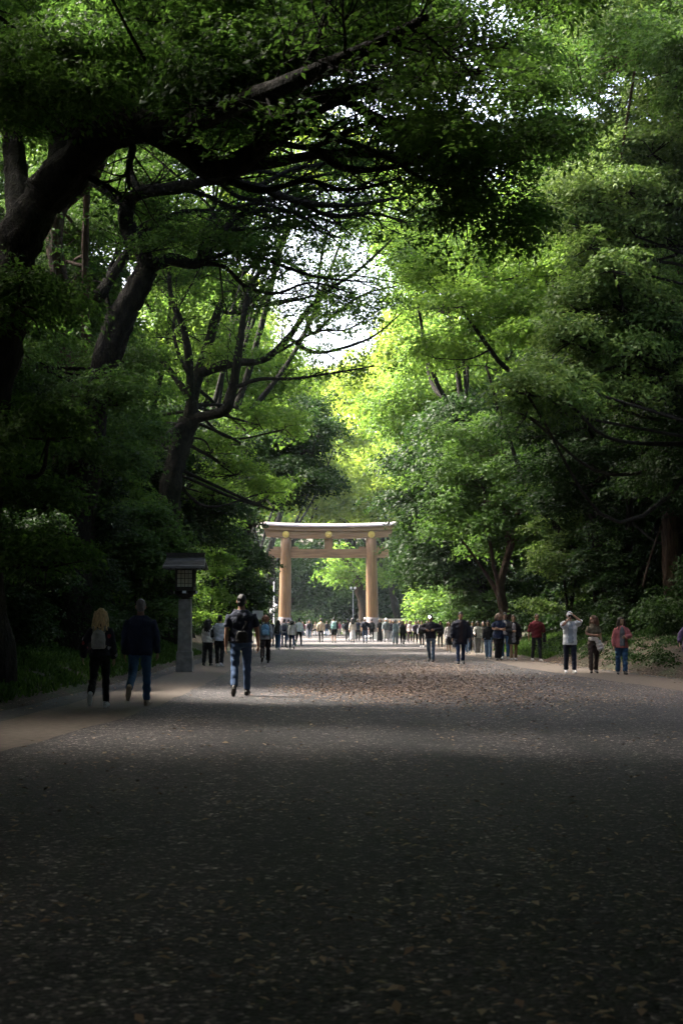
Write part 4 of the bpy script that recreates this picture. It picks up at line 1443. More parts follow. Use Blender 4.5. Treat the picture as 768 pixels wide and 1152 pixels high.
def in_frame(c, margin):
    x, y, z = c
    if y < 1.0:
        return False
    dep = y * CP + (z - EYE) * SP
    u = x / dep * F + CX
    v = CY - F * ((z - EYE) * CP - y * SP) / dep
    return -margin < u < 768 + margin and -margin < v < 1152 + margin


class Tree:
    def __init__(self, name, label, cat='tree', leaf='mid', L=0.13, group=None, bark=None, sides=10):
        self.name, self.label, self.cat, self.leaf, self.L, self.group = name, label, cat, leaf, L, group
        self.bark = bark or BARK
        self.wood = MB()
        self.sk = []       # skeleton samples (pos, tangent, radius)
        self.q, self.t = [], []
        self.base = None

    def limb(self, pts, r0, r1, n=6, sides=None, wig=0.0, keep=True, power=1.0):
        P = catmull(pts, n)
        m = len(P)
        if wig:
            ln = np.linalg.norm(P[-1] - P[0])
            k = RNG.normal(0, 1, (m, 3))
            k = np.cumsum(k, 0)
            k -= np.linspace(0, 1, m)[:, None] * k[-1]
            P = P + k * wig * ln / m
        t = np.linspace(0, 1, m)
        R = r0 + (r1 - r0) * t ** power
        R = R * (1 + 0.06 * np.sin(t * 23 + r0 * 90) + 0.05 * np.sin(t * 57 + r0 * 200))
        sides = sides or (14 if r0 > 0.15 else 8 if r0 > 0.05 else 5 if r0 > 0.02 else 4)
        if r0 > 0.10:
            sides = 22
        self.wood.tube(P, R, sides)
        if r0 > 0.10:   # furrows and swellings of the bark
            V = self.wood.v[-1].reshape(m, sides, 3)
            rad = V - P[:, None, :]
            a = np.linspace(0, 2 * math.pi, sides, endpoint=False)[None, :]
            s = np.concatenate([[0], np.cumsum(np.linalg.norm(np.diff(P, axis=0), axis=1))])[:, None]
            k = 1 + 0.07 * np.sin(2 * a + s * 1.3 + r0 * 50) + 0.05 * np.sin(5 * a - s * 2.2) + 0.045 * np.sin(9 * a + 2.0 * np.sin(s * 1.9)) + RNG.normal(0, 0.03, (m, sides))
            self.wood.v[-1] = (P[:, None, :] + rad * k[:, :, None]).reshape(-1, 3)
        if keep:
            T = np.gradient(P, axis=0)
            for i in range(m):
                self.sk.append((P[i], T[i] / (np.linalg.norm(T[i]) + 1e-9), R[i]))
        return P, R

    def branches(self, P, R, n, length, spread=50, level=1, t0=0.2, up=0.15, leafy=0.6, spray=True, lai=1.0, droop=0.0):
        """side branches along a limb, each with its own twigs"""
        m = len(P)
        for k in range(n):
            t = t0 + (1 - t0) * (k + RNG.random()) / n
            i = min(m - 2, int(t * (m - 1)))
            tan = unit(P[i + 1] - P[i])
            perp = unit(np.cross(tan, RNG.normal(size=3)))
            perp[2] *= 0.55
            a = math.radians(spread * RNG.uniform(0.7, 1.3))
            d = unit(tan * math.cos(a) + perp * math.sin(a) + np.array((0, 0, up)))
            ln = length * RNG.uniform(0.6, 1.3) * (1 - 0.35 * t)
            r0 = min(R[i] * 0.62, 0.012 * ln + 0.008)
            pts = [P[i]]
            dd = d.copy()
            for s in range(4):
                dd = unit(dd + RNG.normal(0, 0.20, 3) + np.array((0, 0, 0.06 - droop * s * 0.1)))
                pts.append(pts[-1] + dd * ln / 4)
            Q, S = self.limb(pts, r0, max(0.006, r0 * 0.25), 3, keep=level > 1)
            if level > 1:
                self.branches(Q, S, max(3, int(n * 0.7)), length * 0.5, spread, level - 1, 0.25, up, leafy, spray, lai, droop)
            if spray and RNG.random() < leafy:
                c = Q[-1]
                k2 = max(2, int(3 * lai * (1.5 if level > 1 else 1)))
                cs = c + RNG.normal(0, 1, (k2, 3)) * np.array((1, 1, 0.45)) * self.L * 2.2
                ns = RNG.normal(0, 0.35, (k2, 3)) + np.array((0, 0, 1.0))
                q, tt = spray_leaves(cs, ns, self.L * 2.8, 22, self.L)
                self.q.append(q)
                self.t.append(tt)

    def clump(self, c, r, lai=1.6, connect=True, up=0.9, L=None):
        L = L or self.L
        if self.leaf in ('fresh', 'gold'):
            lai *= 0.72
        if not in_frame(c, 60 + 1600 * max(r) / max(c[1], 3)):
            L = max(L * 1.9, 0.24)
        k = 26
        p, nrm = clump_sprays(c, r, lai, L, k, L * 3.2, up)
        tone = RNG.normal(0.45, 0.10)
        q, t = spray_leaves(p, nrm, L * 2.9, k, L, np.clip(RNG.normal(tone, 0.12, len(p)), 0, 1))
        self.q.append(q)
        self.t.append(t)
        if connect and self.sk:
            S = np.array([s[0] for s in self.sk])
            c = np.asarray(c)
            w = np.linalg.norm(S - c, axis=1) + 0.8 * np.maximum(0, S[:, 2] - c[2])
            i = int(np.argmin(w))
            a, rad = S[i], self.sk[i][2]
            ln = np.linalg.norm(c - a)
            r0 = min(rad * 0.7, 0.016 + 0.012 * ln, 0.075)
            e = c - np.array((0, 0, r[2] * 0.35))
            mid = (a + e) / 2 + RNG.normal(0, 0.10, 3) * ln + np.array((0, 0, -0.05 * ln))
            P, R = self.limb([a, mid, e], r0, r0 * 0.45, 5, keep=False)
            for j in range(6):
                d = unit(RNG.normal(size=3) + np.array((0, 0, 0.3)))
                tip = e + d * np.array(r) * 0.85
                self.limb([e, (e + tip) / 2 + RNG.normal(0, 0.06, 3) * max(r), tip], r0 * 0.42, 0.006, 3, keep=False)

    def fill(self, box, Yr, n, rr, lai=1.6, flat=0.62, connect=True, up=0.9):
        """clumps through the part of the crown that spans these places"""
        x0, y0, x1, y1 = box
        pts = []
        for i in range(n):
            best, bd = None, -1
            for j in range(8):
                c = W(RNG.uniform(x0, x1), RNG.uniform(y0, y1), RNG.uniform(*Yr))
                d = min([np.linalg.norm(c - q) for q in pts], default=9)
                if d > bd:
                    best, bd = c, d
            pts.append(best)
            r = RNG.uniform(*rr)
            self.clump(best, (r * RNG.uniform(0.9, 1.3), r * RNG.uniform(0.9, 1.3), r * flat), lai, connect, up)

    def build(self, base):
        root = empty(self.name, base, self.label, self.cat, self.group)
        b = np.array(base, float)
        if self.wood.n:
            self.wood.v = [v - b for v in self.wood.v]
            self.wood.build('trunk' if self.cat == 'tree' else 'stem', self.bark, root)
        if self.q:
            q = np.concatenate(self.q) - b
            quads('crown' if self.cat == 'tree' else 'foliage', q, LEAF[self.leaf], np.concatenate(self.t), root)
        return root


def leaf_len(Y):
    return float(np.clip(0.0033 * Y, 0.10, 0.55))


def auto_tree(x, y, h, cr, cz, n, label, leaf='mid', r0=0.35, lean=(0, 0), rr=(1.2, 2.0), lai=1.5, group=None, bark=None, flat=0.62, L=None, name='broadleaf_tree', low=-0.55, skip=None):
    z = float(bank(x, y))
    T = Tree(name, label, leaf=leaf, L=L or leaf_len(max(abs(y), 25)), group=group, bark=bark)
    top = np.array((x + lean[0], y + lean[1], cz + cr[2] * 0.25))
    b = np.array((x, y, z - 0.15))
    fork = b * 0.45 + top * 0.55 + RNG.normal(0, 0.25, 3)
    T.limb([b, b + (0, 0, 0.35), b * 0.75 + top * 0.25 + RNG.normal(0, 0.2, 3), fork, top], r0, r0 * 0.25, 7)
    P0 = np.array([s[0] for s in T.sk])
    P0[0] = b
    c0 = np.array((x + lean[0], y + lean[1], cz))
    pts = []
    for i in range(n):
        best, bd = None, -1
        for j in range(10):
            d = unit(RNG.normal(size=3))
            if d[2] < low:
                d[2] = -d[2]
            c = c0 + d * np.array(cr) * RNG.random() ** 0.35
            if skip is not None and skip(c):
                continue
            q = min([np.linalg.norm(c - w) for w in pts], default=9)
            if q > bd:
                best, bd = c, q
        if best is None:
            continue
        pts.append(best)
    # a few main limbs towards groups of boughs
    for k in range(min(6, n)):
        tgt = pts[k] * 0.8 + fork * 0.2
        i = int(RNG.integers(len(P0) // 3, len(P0) - 1))
        T.limb([P0[i], P0[i] * 0.5 + tgt * 0.5 + np.array((0, 0, -0.3)) + RNG.normal(0, 0.4, 3), tgt], r0 * 0.42, r0 * 0.12, 6, wig=0.05)
    for c in pts:
        r = RNG.uniform(*rr)
        T.clump(c, (r * RNG.uniform(0.9, 1.3), r * RNG.uniform(0.9, 1.3), r * flat), lai)
    return T.build((x, y, z))


def px_limb(pts, Y):
    return [W(p[0], p[1], Y + (p[2] if len(p) > 2 else 0)) for p in pts]


def near_left_tree():
    Y = 24.0
    T = Tree('camphor_tree', 'huge near black limbed tree whose dark crown overhangs the top left of the avenue', leaf='camphor', L=0.105)
    base = W(-18, 760, Y)
    base[2] = float(bank(base[0], base[1])) - 0.1
    T.limb([base, W(-30, 600, Y), W(-16, 450, Y), W(6, 340, Y), W(20, 275, Y), W(48, 222, Y)], 0.50, 0.36, 8, wig=0.03)
    PA = px_limb([(48, 222), (84, 186), (108, 158, -.5), (140, 142, -.8), (184, 150, -1.2), (224, 178, -1.5), (247, 193, -1.6), (285, 172, -1.7), (330, 140, -2), (380, 108, -2.2), (450, 95, -2.5), (540, 80, -2.5)], Y)
    a = T.limb(PA, 0.37, 0.06, 7)
    b = T.limb(px_limb([(30, 262), (18, 190, 1), (14, 120, 2), (30, 40, 3)], Y), 0.26, 0.10, 7)
    c = T.limb(px_limb([(62, 205), (78, 140, 1), (96, 70, 1.5), (150, 0, 2)], Y), 0.24, 0.10, 7)
    e = T.limb(px_limb([(184, 150, -1.2), (240, 128, -3), (310, 100, -5), (400, 60, -6), (480, 20, -7)], Y), 0.20, 0.05, 7)
    f = T.limb(px_limb([(247, 193, -1.6), (310, 182, -.5), (380, 172), (455, 176, .5), (520, 190, .5), (560, 225)], Y), 0.11, 0.03, 7)
    g = T.limb(px_limb([(380, 108, -2.2), (440, 140, -2), (500, 150, -1.5), (555, 200, -1)], Y), 0.09, 0.03, 7)
    for (P, R) in (a, e, f, g):
        T.branches(P, R, 16, 1.9, 55, 2, 0.25, 0.1, 0.24, True, 0.7)
    more = [px_limb(p, Y) for p in (
        [(82, 188), (108, 203), (128, 214), (147, 227)],
        [(147, 147, -.8), (149, 172, -.8), (144, 192, -.8), (146, 214, -.7)],
        [(230, 182, -1.5), (262, 205, -1.6), (300, 214, -1.5), (345, 203, -1.4), (392, 214, -1.2), (452, 200, -1)],
        [(262, 184, -1.6), (300, 160, -2), (350, 165, -2.2), (410, 140, -2.4), (470, 128, -2.5)],
        [(300, 160, -2), (342, 148, -2.2), (392, 160, -2.4), (436, 178, -2.2), (480, 205, -2)],
        [(350, 165, -2.2), (384, 188, -2), (426, 190, -1.6), (476, 178, -1.5), (530, 150, -1.2)])]
    for p in more:
        q = T.limb(p, 0.075, 0.022, 7)
        T.branches(q[0], q[1], 9, 1.3, 50, 1, 0.3, 0.05, 0.14, True, 0.5)
    for (P, R) in (b, c):
        T.branches(P, R, 8, 1.6, 55, 1, 0.3, 0.2, 0.4)
    T.fill((-60, -100, 265, 130), (19, 29), 40, (0.8, 1.3), 1.5)
    T.fill((250, -100, 480, 75), (20, 29), 28, (0.8, 1.2), 1.3)
    T.fill((300, 50, 480, 105), (20, 26), 6, (0.5, 0.8), 0.8)
    T.fill((470, -80, 630, 165), (20, 28), 25, (0.6, 1.0), 1.0)
    T.fill((515, 165, 600, 262), (22, 25), 8, (0.4, 0.65), 1.2, flat=1.0)
    T.fill((460, 170, 520, 210), (22, 26), 4, (0.35, 0.5), 0.9)
    T.fill((-40, 330, 60, 640), (21, 25), 14, (0.6, 0.9), 1.5)
    T.fill((30, 20, 270, 115), (20.5, 23), 10, (0.5, 0.8), 1.2)
    # unseen roof of boughs added over and behind the photographer to darken the foreground
    pts = []
    for i in range(205):
        c = np.array((RNG.uniform(-15, 6), RNG.uniform(-13, 18.5), RNG.uniform(10.2, 16)))
        c[2] = max(c[2], 5.0 + 0.46 * c[1])
        T.clump(c, (RNG.uniform(1.7, 2.5), RNG.uniform(1.7, 2.5), 0.9), 2.0, connect=False, L=0.36)
    for i in range(14):  # more clumps out of view, added to darken the left side
        c = np.array((RNG.uniform(-14, -6), RNG.uniform(20, 37), 0))
        c[2] = 4.6 + 0.48 * c[1] + RNG.uniform(0, 4)
        T.clump(c, (RNG.uniform(1.5, 2.3), RNG.uniform(1.5, 2.3), 0.9), 1.7, connect=i % 2 == 0, L=0.36)
    for i in range(12):  # added outside the view to block a light patch on the left path
        c = np.array((RNG.uniform(-18, -9.5), RNG.uniform(17, 29), RNG.uniform(11.5, 17)))
        T.clump(c, (RNG.uniform(1.6, 2.3), RNG.uniform(1.6, 2.3), 1.0), 1.8, connect=False, L=0.36)
    for k in range(7):
        y1 = -3 + 3.4 * k
        T.limb([W(-12, 300, Y), np.array((-6.5, 18, 8.5)), np.array((-4, 10 + 0.4 * y1, 10.3)), np.array((RNG.uniform(-4, 4), y1, 11.3))], 0.16, 0.03, 7, wig=0.03)
    return T.build((base[0], base[1], base[2] + 0.1))


def second_left_tree():
    Y = 36.0
    T = Tree('camphor_tree', 'crooked tree with an S shaped dark trunk left of the sky gap', leaf='mid', L=0.13)
    base = W(84, 730, Y)
    base[2] = float(bank(base[0], base[1])) - 0.1
    T.limb([base, W(88, 600, Y), W(104, 470, Y), W(130, 372, Y), W(152, 330, Y), W(166, 303, Y)], 0.42, 0.27, 8, wig=0.02)
    a = T.limb(px_limb([(166, 303), (160, 283), (145, 258), (142, 236, -.5), (158, 217, -.8), (200, 211, -1), (245, 203, -1.2), (290, 210, -1.5), (338, 227, -1.5), (392, 231, -1.5), (450, 222, -1)], Y), 0.24, 0.035, 7)
    b = T.limb(px_limb([(166, 303), (190, 292, .5), (222, 296, 1), (245, 268, 1.5), (275, 240, 2), (330, 238, 2.5), (380, 252, 3)], Y), 0.19, 0.03, 7)
    c = T.limb(px_limb([(143, 232, -.5), (122, 218, 0), (96, 196, .5), (84, 150, 1)], Y), 0.10, 0.05, 7)
    d = T.limb(px_limb([(158, 217, -.8), (146, 190, 0), (152, 155, 1), (170, 110, 2)], Y), 0.11, 0.05, 7)
    e = T.limb(px_limb([(110, 335), (140, 290, 1), (162, 262, 2), (200, 240, 3), (240, 236, 4)], Y), 0.16, 0.05, 7)
    f = T.limb(px_limb([(222, 296, 1), (270, 283, 1), (320, 300, 1), (360, 312, 1), (420, 318, 1.2)], Y), 0.075, 0.02, 7)
    for (P, R) in (a, b):
        T.branches(P, R, 16, 1.9, 52, 2, 0.35, 0.12, 0.22, True, 0.6)
    for p in ([(130, 372), (120, 330, .5), (128, 292, 1), (150, 262, 1.5), (176, 246, 2), (215, 250, 2.5)],
              [(245, 203, -1.2), (270, 222, -.8), (306, 224, -.5), (340, 212, 0), (380, 214, .5), (430, 200, 1)],
              [(222, 296, 1), (252, 300, 1.2), (276, 322, 1.4), (310, 330, 1.6), (350, 318, 1.8), (396, 330, 2)],
              [(200, 211, -1), (238, 222, -1), (262, 233, -1), (290, 229, -1), (330, 240, -.5), (372, 262, 0)],
              [(245, 203, -1.2), (290, 193, -1), (340, 200, -.8), (400, 188, -.5), (452, 172, 0)],
              [(222, 296, 1), (230, 262, 1.2), (242, 240, 1.5), (262, 233, 1.8), (310, 246, 2), (352, 238, 2.5), (410, 247, 3)],
              [(236, 268, 1.2), (258, 259, 1.5), (296, 257, 1.8), (336, 254, 2), (384, 268, 2.4)],
              [(290, 210, -1.5), (330, 190, -1.5), (372, 182, -1.2), (420, 160, -1)],
              [(338, 227, -1.5), (372, 243, -1.2), (418, 240, -1), (462, 252, -.5)]):
        q = T.limb(px_limb(p, Y), 0.07, 0.022, 7)
        T.branches(q[0], q[1], 9, 1.7, 50, 2, 0.25, 0.08, 0.25, True, 0.5)
    for (P, R) in (c, d, e, f):
        T.branches(P, R, 9, 1.5, 52, 1, 0.3, 0.12, 0.5, True, 0.8)
    T.fill((40, 60, 330, 160), (32, 42), 18, (0.9, 1.4), 1.1)
    T.fill((170, 235, 330, 285), (35, 41), 8, (0.6, 1.0), 0.9)
    T.fill((330, 90, 470, 180), (33, 40), 7, (0.6, 1.0), 0.6)
    T.fill((0, 380, 140, 520), (33, 40), 14, (0.9, 1.3), 1.6)
    T.fill((-250, -140, 320, 50), (31, 46), 30, (1.5, 2.3), 1.6)  # high boughs, mostly above the frame, added to shade the left side
    for i in range(66):  # clumps added behind the near crown to keep sun off road and lower right
        c = np.array((RNG.uniform(-7.5, 0.0), RNG.uniform(36, 56), 0))
        c[2] = 1.25 + RNG.uniform(0.425, 0.50) * c[1]
        T.clump(c, (RNG.uniform(1.4, 2.1), RNG.uniform(1.4, 2.1), 1.0), 1.6, connect=i % 2 == 0)
    return T.build((base[0], base[1], base[2] + 0.1))


def back_left_trunk():
    Y = 46.0
    T = Tree('camphor_tree', 'brown straight trunk standing in the shade at the far left with a bare forked top', leaf='mid', L=0.15, bark=BARK_BROWN)
    base = W(66, 730, Y)
    base[2] = float(bank(base[0], base[1])) - 0.1
    T.limb([base, W(70, 560, Y), W(74, 430, Y), W(70, 330, Y), W(63, 270, Y), W(72, 232, Y), W(104, 200, Y), W(126, 150, Y)], 0.36, 0.16, 8, wig=0.015)
    a = T.limb(px_limb([(66, 290), (50, 240, 1), (60, 170, 1), (40, 90, 2)], Y), 0.15, 0.06, 7)
    T.limb(px_limb([(97, 400, 1), (96, 300, 1), (98, 200, 1)], Y), 0.14, 0.1, 7)
    T.branches(a[0], a[1], 8, 2.0, 50, 1, 0.2, 0.2, 0.5)
    T.fill((-30, 60, 160, 200), (43, 52), 8, (1.0, 1.6), 1.2)
    T.fill((-20, 240, 110, 420), (48, 56), 22, (1.2, 1.8), 1.6)
    return T.build((base[0], base[1], base[2] + 0.1))


def third_left_tree():
    Y = 60.0
    T = Tree('camphor_tree', 'many limbed leaning tree with bare branches reaching across the sky gap', leaf='fresh', L=0.17)
    base = W(196, 725, Y)
    base[2] = float(bank(base[0], base[1])) - 0.1
    T.limb([base, W(190, 620, Y), W(192, 550, Y), W(202, 505, Y), W(214, 472, Y)], 0.52, 0.40, 8, wig=0.015)
    L = []
    L.append(T.limb(px_limb([(214, 472), (240, 466, -.5), (256, 458, -1), (264, 425, -1), (270, 385, -1), (275, 350, -1), (284, 318, -.5), (300, 298)], Y), 0.24, 0.09, 7))
    L.append(T.limb(px_limb([(214, 472), (220, 435, .5), (234, 390, 1), (246, 348, 1.5), (262, 318, 2), (300, 285, 2.5)], Y), 0.30, 0.08, 7))
    L.append(T.limb(px_limb([(214, 472), (214, 425, -.3), (208, 375, -.6), (193, 336, -1), (190, 300, -1)], Y), 0.20, 0.08, 7))
    L.append(T.limb(px_limb([(226, 420, .5), (262, 408, .5), (296, 405, .5), (324, 380, .8), (344, 352, 1), (372, 325, 1.2), (402, 305, 1.5), (440, 270, 2)], Y), 0.20, 0.04, 7))
    L.append(T.limb(px_limb([(256, 440, -1), (290, 427, -1.2), (330, 426, -1.5), (372, 420, -1.5), (420, 412, -1.5)], Y), 0.10, 0.03, 7))
    L.append(T.limb(px_limb([(296, 405, .5), (320, 392, 0), (345, 378, -.5), (362, 372, -.8), (392, 370, -1), (432, 345, -1)], Y), 0.08, 0.025, 7))
    L.append(T.limb(px_limb([(356, 340, 1), (360, 300, 1), (366, 260, 1), (372, 215, 1.5)], Y), 0.07, 0.03, 7))
    L.append(T.limb(px_limb([(290, 345, 1), (330, 338, 1), (362, 328, 1), (396, 300, 1)], Y), 0.075, 0.025, 7))
    extra = [[(306, 290, 2), (325, 296, 2), (345, 308, 2), (352, 312, 2), (400, 310, 2), (455, 320, 2.3)],
             [(262, 318, 2), (266, 352, 2.2), (282, 340, 2.2), (300, 320, 2.2), (322, 305, 2.2), (342, 282, 2.4)],
             [(246, 348, 1.5), (262, 352, 1.8), (300, 342, 2), (345, 332, 2)],
             [(324, 380, .8), (352, 396, .5), (384, 392, 0), (420, 378, 0), (452, 352, 0)],
             [(214, 425, -.3), (200, 395, 0), (196, 360, .5), (210, 330, 1), (226, 300, 1.4)],
             [(344, 352, 1), (352, 375, .8), (380, 350, .6), (412, 330, .6), (446, 322, .6)]]
    for p in extra:
        q = T.limb(px_limb(p, Y), 0.10, 0.028, 7)
        T.branches(q[0], q[1], 9, 1.9, 48, 2, 0.3, 0.08, 0.25, True, 0.6)
    L.append(T.limb(px_limb([(176, 502, -2), (192, 488, -1), (208, 478, 0)], Y), 0.16, 0.2, 7))
    L.append(T.limb(px_limb([(214, 448, 0), (180, 402, 1), (168, 392, 1.5), (150, 360, 2)], Y), 0.14, 0.05, 7))
    for i, (P, R) in enumerate(L):
        if i == 8:
            continue
        T.branches(P, R, 10 if i < 4 else 9, 2.6 if i < 4 else 1.9, 48, 2, 0.3, 0.10, 0.35, True, 0.8)
    T.fill((180, 265, 285, 410), (58, 68), 18, (0.9, 1.5), 0.9)
    T.fill((150, 170, 300, 260), (58, 68), 12, (1.2, 2.0), 1.2)
    T.fill((390, 180, 470, 300), (58, 66), 8, (1.0, 1.6), 0.9)
    T.fill((100, 400, 175, 500), (62, 68), 12, (1.2, 1.8), 1.3)
    T.fill((-60, 0, 300, 170), (54, 70), 24, (1.7, 2.5), 1.5)  # upper boughs put in to cut the light on the left wood
    T.fill((225, 470, 330, 560), (63, 72), 13, (1.1, 1.7), 1.2)
    return T.build((base[0], base[1], base[2] + 0.1))


def fourth_left_tree():
    Y = 96.0
    T = Tree('evergreen_tree', 'dark leaved leaning tree hanging over the left end of the torii', leaf='dark', L=0.27)
    base = W(262, 715, Y)
    base[2] = float(bank(base[0], base[1])) - 0.1
    T.limb([base, W(264, 650, Y), W(272, 605, Y), W(284, 575, Y), W(300, 556, Y), W(322, 530, Y), W(345, 505, Y)], 0.55, 0.15, 7, wig=0.015)
    T.limb(px_limb([(272, 605), (274, 570), (270, 530), (282, 480), (300, 440)], Y), 0.34, 0.14, 7)
    T.limb(px_limb([(232, 614, 2), (248, 596, 1), (268, 606, 0)], Y), 0.2, 0.25, 7)
    T.fill((258, 475, 362, 540), (92, 104), 22, (1.4, 2.2), 1.5)
    T.fill((325, 540, 368, 568), (93, 98), 5, (1.0, 1.5), 1.8)
    T.fill((262, 425, 345, 470), (95, 106), 9, (1.4, 2.0), 1.1)
    T.fill((245, 615, 284, 690), (92, 99), 12, (1.1, 1.5), 1.7)
    T.fill((225, 570, 275, 640), (92, 99), 8, (1.1, 1.5), 1.3)
    T.fill((250, 560, 282, 640), (90, 95), 8, (0.8, 1.2), 1.3)
    return T.build((base[0], base[1], base[2] + 0.1))


def right_near_tree():
    Y = 50.0
    T = Tree('broadleaf_tree', 'tall tree with a straight brown trunk standing at the right border', leaf='mid', L=0.15, bark=BARK_BROWN)
    base = W(757, 725, Y)
    base[2] = float(bank(base[0], base[1])) - 0.1
    T.limb([base, W(756, 640, Y), W(754, 540, Y), W(757, 420, Y), W(764, 300, Y), W(758, 180, Y), W(740, 60, Y)], 0.37, 0.20, 8, wig=0.01)
    a = T.limb(px_limb([(760, 240), (720, 190, -1), (690, 130, -2), (640, 90, -3), (600, 60, -3)], Y), 0.14, 0.04, 7)
    b = T.limb(px_limb([(757, 420), (720, 400, -1), (680, 395, -2), (650, 410, -2)], Y), 0.09, 0.03, 7)
    T.limb(px_limb([(722, 660, -1), (730, 630, -.5), (744, 590, 0), (760, 560, .5)], Y), 0.05, 0.03, 7)
    T.branches(a[0], a[1], 10, 2.0, 50, 1, 0.2, 0.2, 0.6)
    T.branches(b[0], b[1], 8, 1.4, 50, 1, 0.2, 0.1, 0.6)
    T.fill((610, -140, 800, 60), (36, 52), 26, (1.2, 1.9), 1.2)
    T.fill((600, 60, 790, 190), (42, 54), 22, (1.1, 1.8), 1.2)
    T.fill((715, 200, 800, 520), (46, 49), 24, (0.8, 1.2), 1.2)
    pts = []
    for i in range(175):   # unseen boughs added above the frame to shade the right half of the avenue
        c = np.array((RNG.uniform(3, 16), RNG.uniform(-13, 23), RNG.uniform(11.5, 16)))
        c[2] = max(c[2], 5.0 + 0.46 * c[1])
        T.clump(c, (RNG.uniform(1.7, 2.5), RNG.uniform(1.7, 2.5), 0.9), 2.0, connect=False, L=0.36)
    T.limb([W(757, 180, Y), np.array((9, 32, 19)), np.array((8, 22, 14.5)), np.array((8, 12, 13)), np.array((7, 3, 12.5))], 0.15, 0.04, 7)
    return T.build((base[0], base[1], base[2] + 0.1))


def right_bough_tree():
    Y = 42.0
    T = Tree('broadleaf_tree', 'spreading tree with pale sunlit layered boughs high on the right', leaf='pale', L=0.15)
    base = np.array((12.6, 44.0, 0))
    base[2] = float(bank(base[0], base[1])) - 0.1
    T.limb([base, base + (0, 0, 3), np.array((12.2, 43.5, 8)), np.array((11.8, 43, 13)), np.array((12, 43, 18))], 0.42, 0.16, 8, wig=0.02)
    for (bx, Yb, rx, rz, n) in (((640, 205, 768, 262), 42, 1.5, 0.6, 13), ((640, 262, 700, 300), 40, 1.0, 0.5, 4), ((632, 330, 740, 385), 41, 1.3, 0.5, 13), ((592, 418, 668, 462), 38, 1.0, 0.45, 10), ((690, 390, 790, 450), 40, 1.1, 0.5, 8)):
        T.fill(bx, (Yb - 2.0, Yb + 2.0), n, (rx * 0.6, rx * 0.9), 1.7, flat=0.72, up=0.9)
    T.fill((690, 100, 800, 200), (41, 47), 10, (1.1, 1.6), 1.4)
    T.fill((660, -300, 1000, 60), (38, 54), 40, (1.5, 2.3), 1.6)  # crown mostly out of view, added to shade the right side
    return T.build((base[0], base[1], base[2] + 0.1))


near_left_tree()
second_left_tree()
back_left_trunk()
third_left_tree()
fourth_left_tree()
right_near_tree()
right_bough_tree()

GAP = W(370, 320, 100)


def keep_gap(c):
    """the opening of sky above the avenue"""
    x, y, z = c
    dep = y * CP + (z - EYE) * SP
    u = x / dep * F + CX
    v = CY - F * ((z - EYE) * CP - y * SP) / dep
    return 280 < u < 440 and 205 < v < 405


AT = auto_tree
# right of the avenue
AT(11.0, 60, 22, (5.5, 5.5, 6.0), 15.5, 46, 'fresh green tree with rounded boughs right of the sky gap', 'fresh', 0.42, (-2.0, 0), (1.3, 2.0), 1.6, skip=keep_gap)
AT(10.5, 52, 14, (3.6, 4.5, 5.0), 7.5, 40, 'dark evergreen tree behind the walkers in the middle of the right side', 'dark', 0.35, (0.0, 0), (1.1, 1.7), 1.7, name='evergreen_tree')
AT(8.8, 86, 15, (4.8, 5.0, 6.0), 8.8, 48, 'dense dark evergreen tree hanging over the right end of the torii', 'dark', 0.5, (-1.0, 0), (1.4, 2.1), 1.8, name='evergreen_tree', low=-0.8)
AT(10.0, 96, 22, (5.2, 5.5, 5.5), 16.5, 40, 'light green tree rising behind the dark evergreen beside the torii', 'fresh', 0.45, (-2.0, 0), (1.6, 2.4), 1.5, skip=keep_gap)
AT(8.6, 72, 13, (3.2, 4.0, 4.5), 7.6, 30, 'mid green tree with a short reddish trunk left of the folded arms group', 'mid', 0.35, (-0.6, 0), (1.1, 1.7), 1.6, bark=BARK_BROWN)
AT(9.5, 118, 27, (6.0, 6.5, 6.0), 21.5, 44, 'tall yellow green tree below and right of the sky gap', 'gold', 0.5, (-3.2, 0), (1.9, 2.8), 1.4, skip=keep_gap)
AT(8.6, 84, 28, (5.0, 5.5, 5.5), 22.5, 44, 'tall fresh green tree closing the right side of the sky gap', 'fresh', 0.42, (-2.6, 0), (1.4, 2.1), 1.4, skip=keep_gap)
AT(15, 78, 26, (6.5, 6.5, 7.0), 19, 40, 'tall mid green tree high behind the right side boughs', 'mid', 0.5, (-1.0, 0), (1.7, 2.5), 1.5, skip=keep_gap)
AT(14.5, 36, 20, (5.0, 5.0, 5.0), 16.5, 34, 'mid green tree above the right border behind the brown trunk', 'mid', 0.4, (-1, 0), (1.4, 2.0), 1.5)
AT(13.5, 30, 11, (4.0, 4.5, 4.2), 6.0, 34, 'dark bushy tree in the deep shade at the right border', 'dark', 0.3, (0, 0), (1.1, 1.7), 1.7, name='evergreen_tree')
AT(13.0, 43, 13, (3.8, 4.0, 4.8), 7.2, 34, 'dark broad tree in the shade behind the three nearest right walkers', 'dark', 0.35, (0, 0), (1.1, 1.7), 1.7, name='evergreen_tree')
AT(20, 56, 22, (6, 6, 7), 13, 34, 'dark tall tree deep in the wood on the right', 'dark', 0.45, (0, 0), (1.8, 2.6), 1.6)
AT(18, 100, 28, (7, 7, 8), 19, 34, 'far mid green tree deep in the wood on the right of the torii', 'mid', 0.5, (0, 0), (2.2, 3.0), 1.5)
AT(17, 128, 28, (7, 7, 9), 15, 34, 'far fresh green tree right of the beige wall', 'fresh', 0.5, (-3, 0), (2.2, 3.0), 1.5)
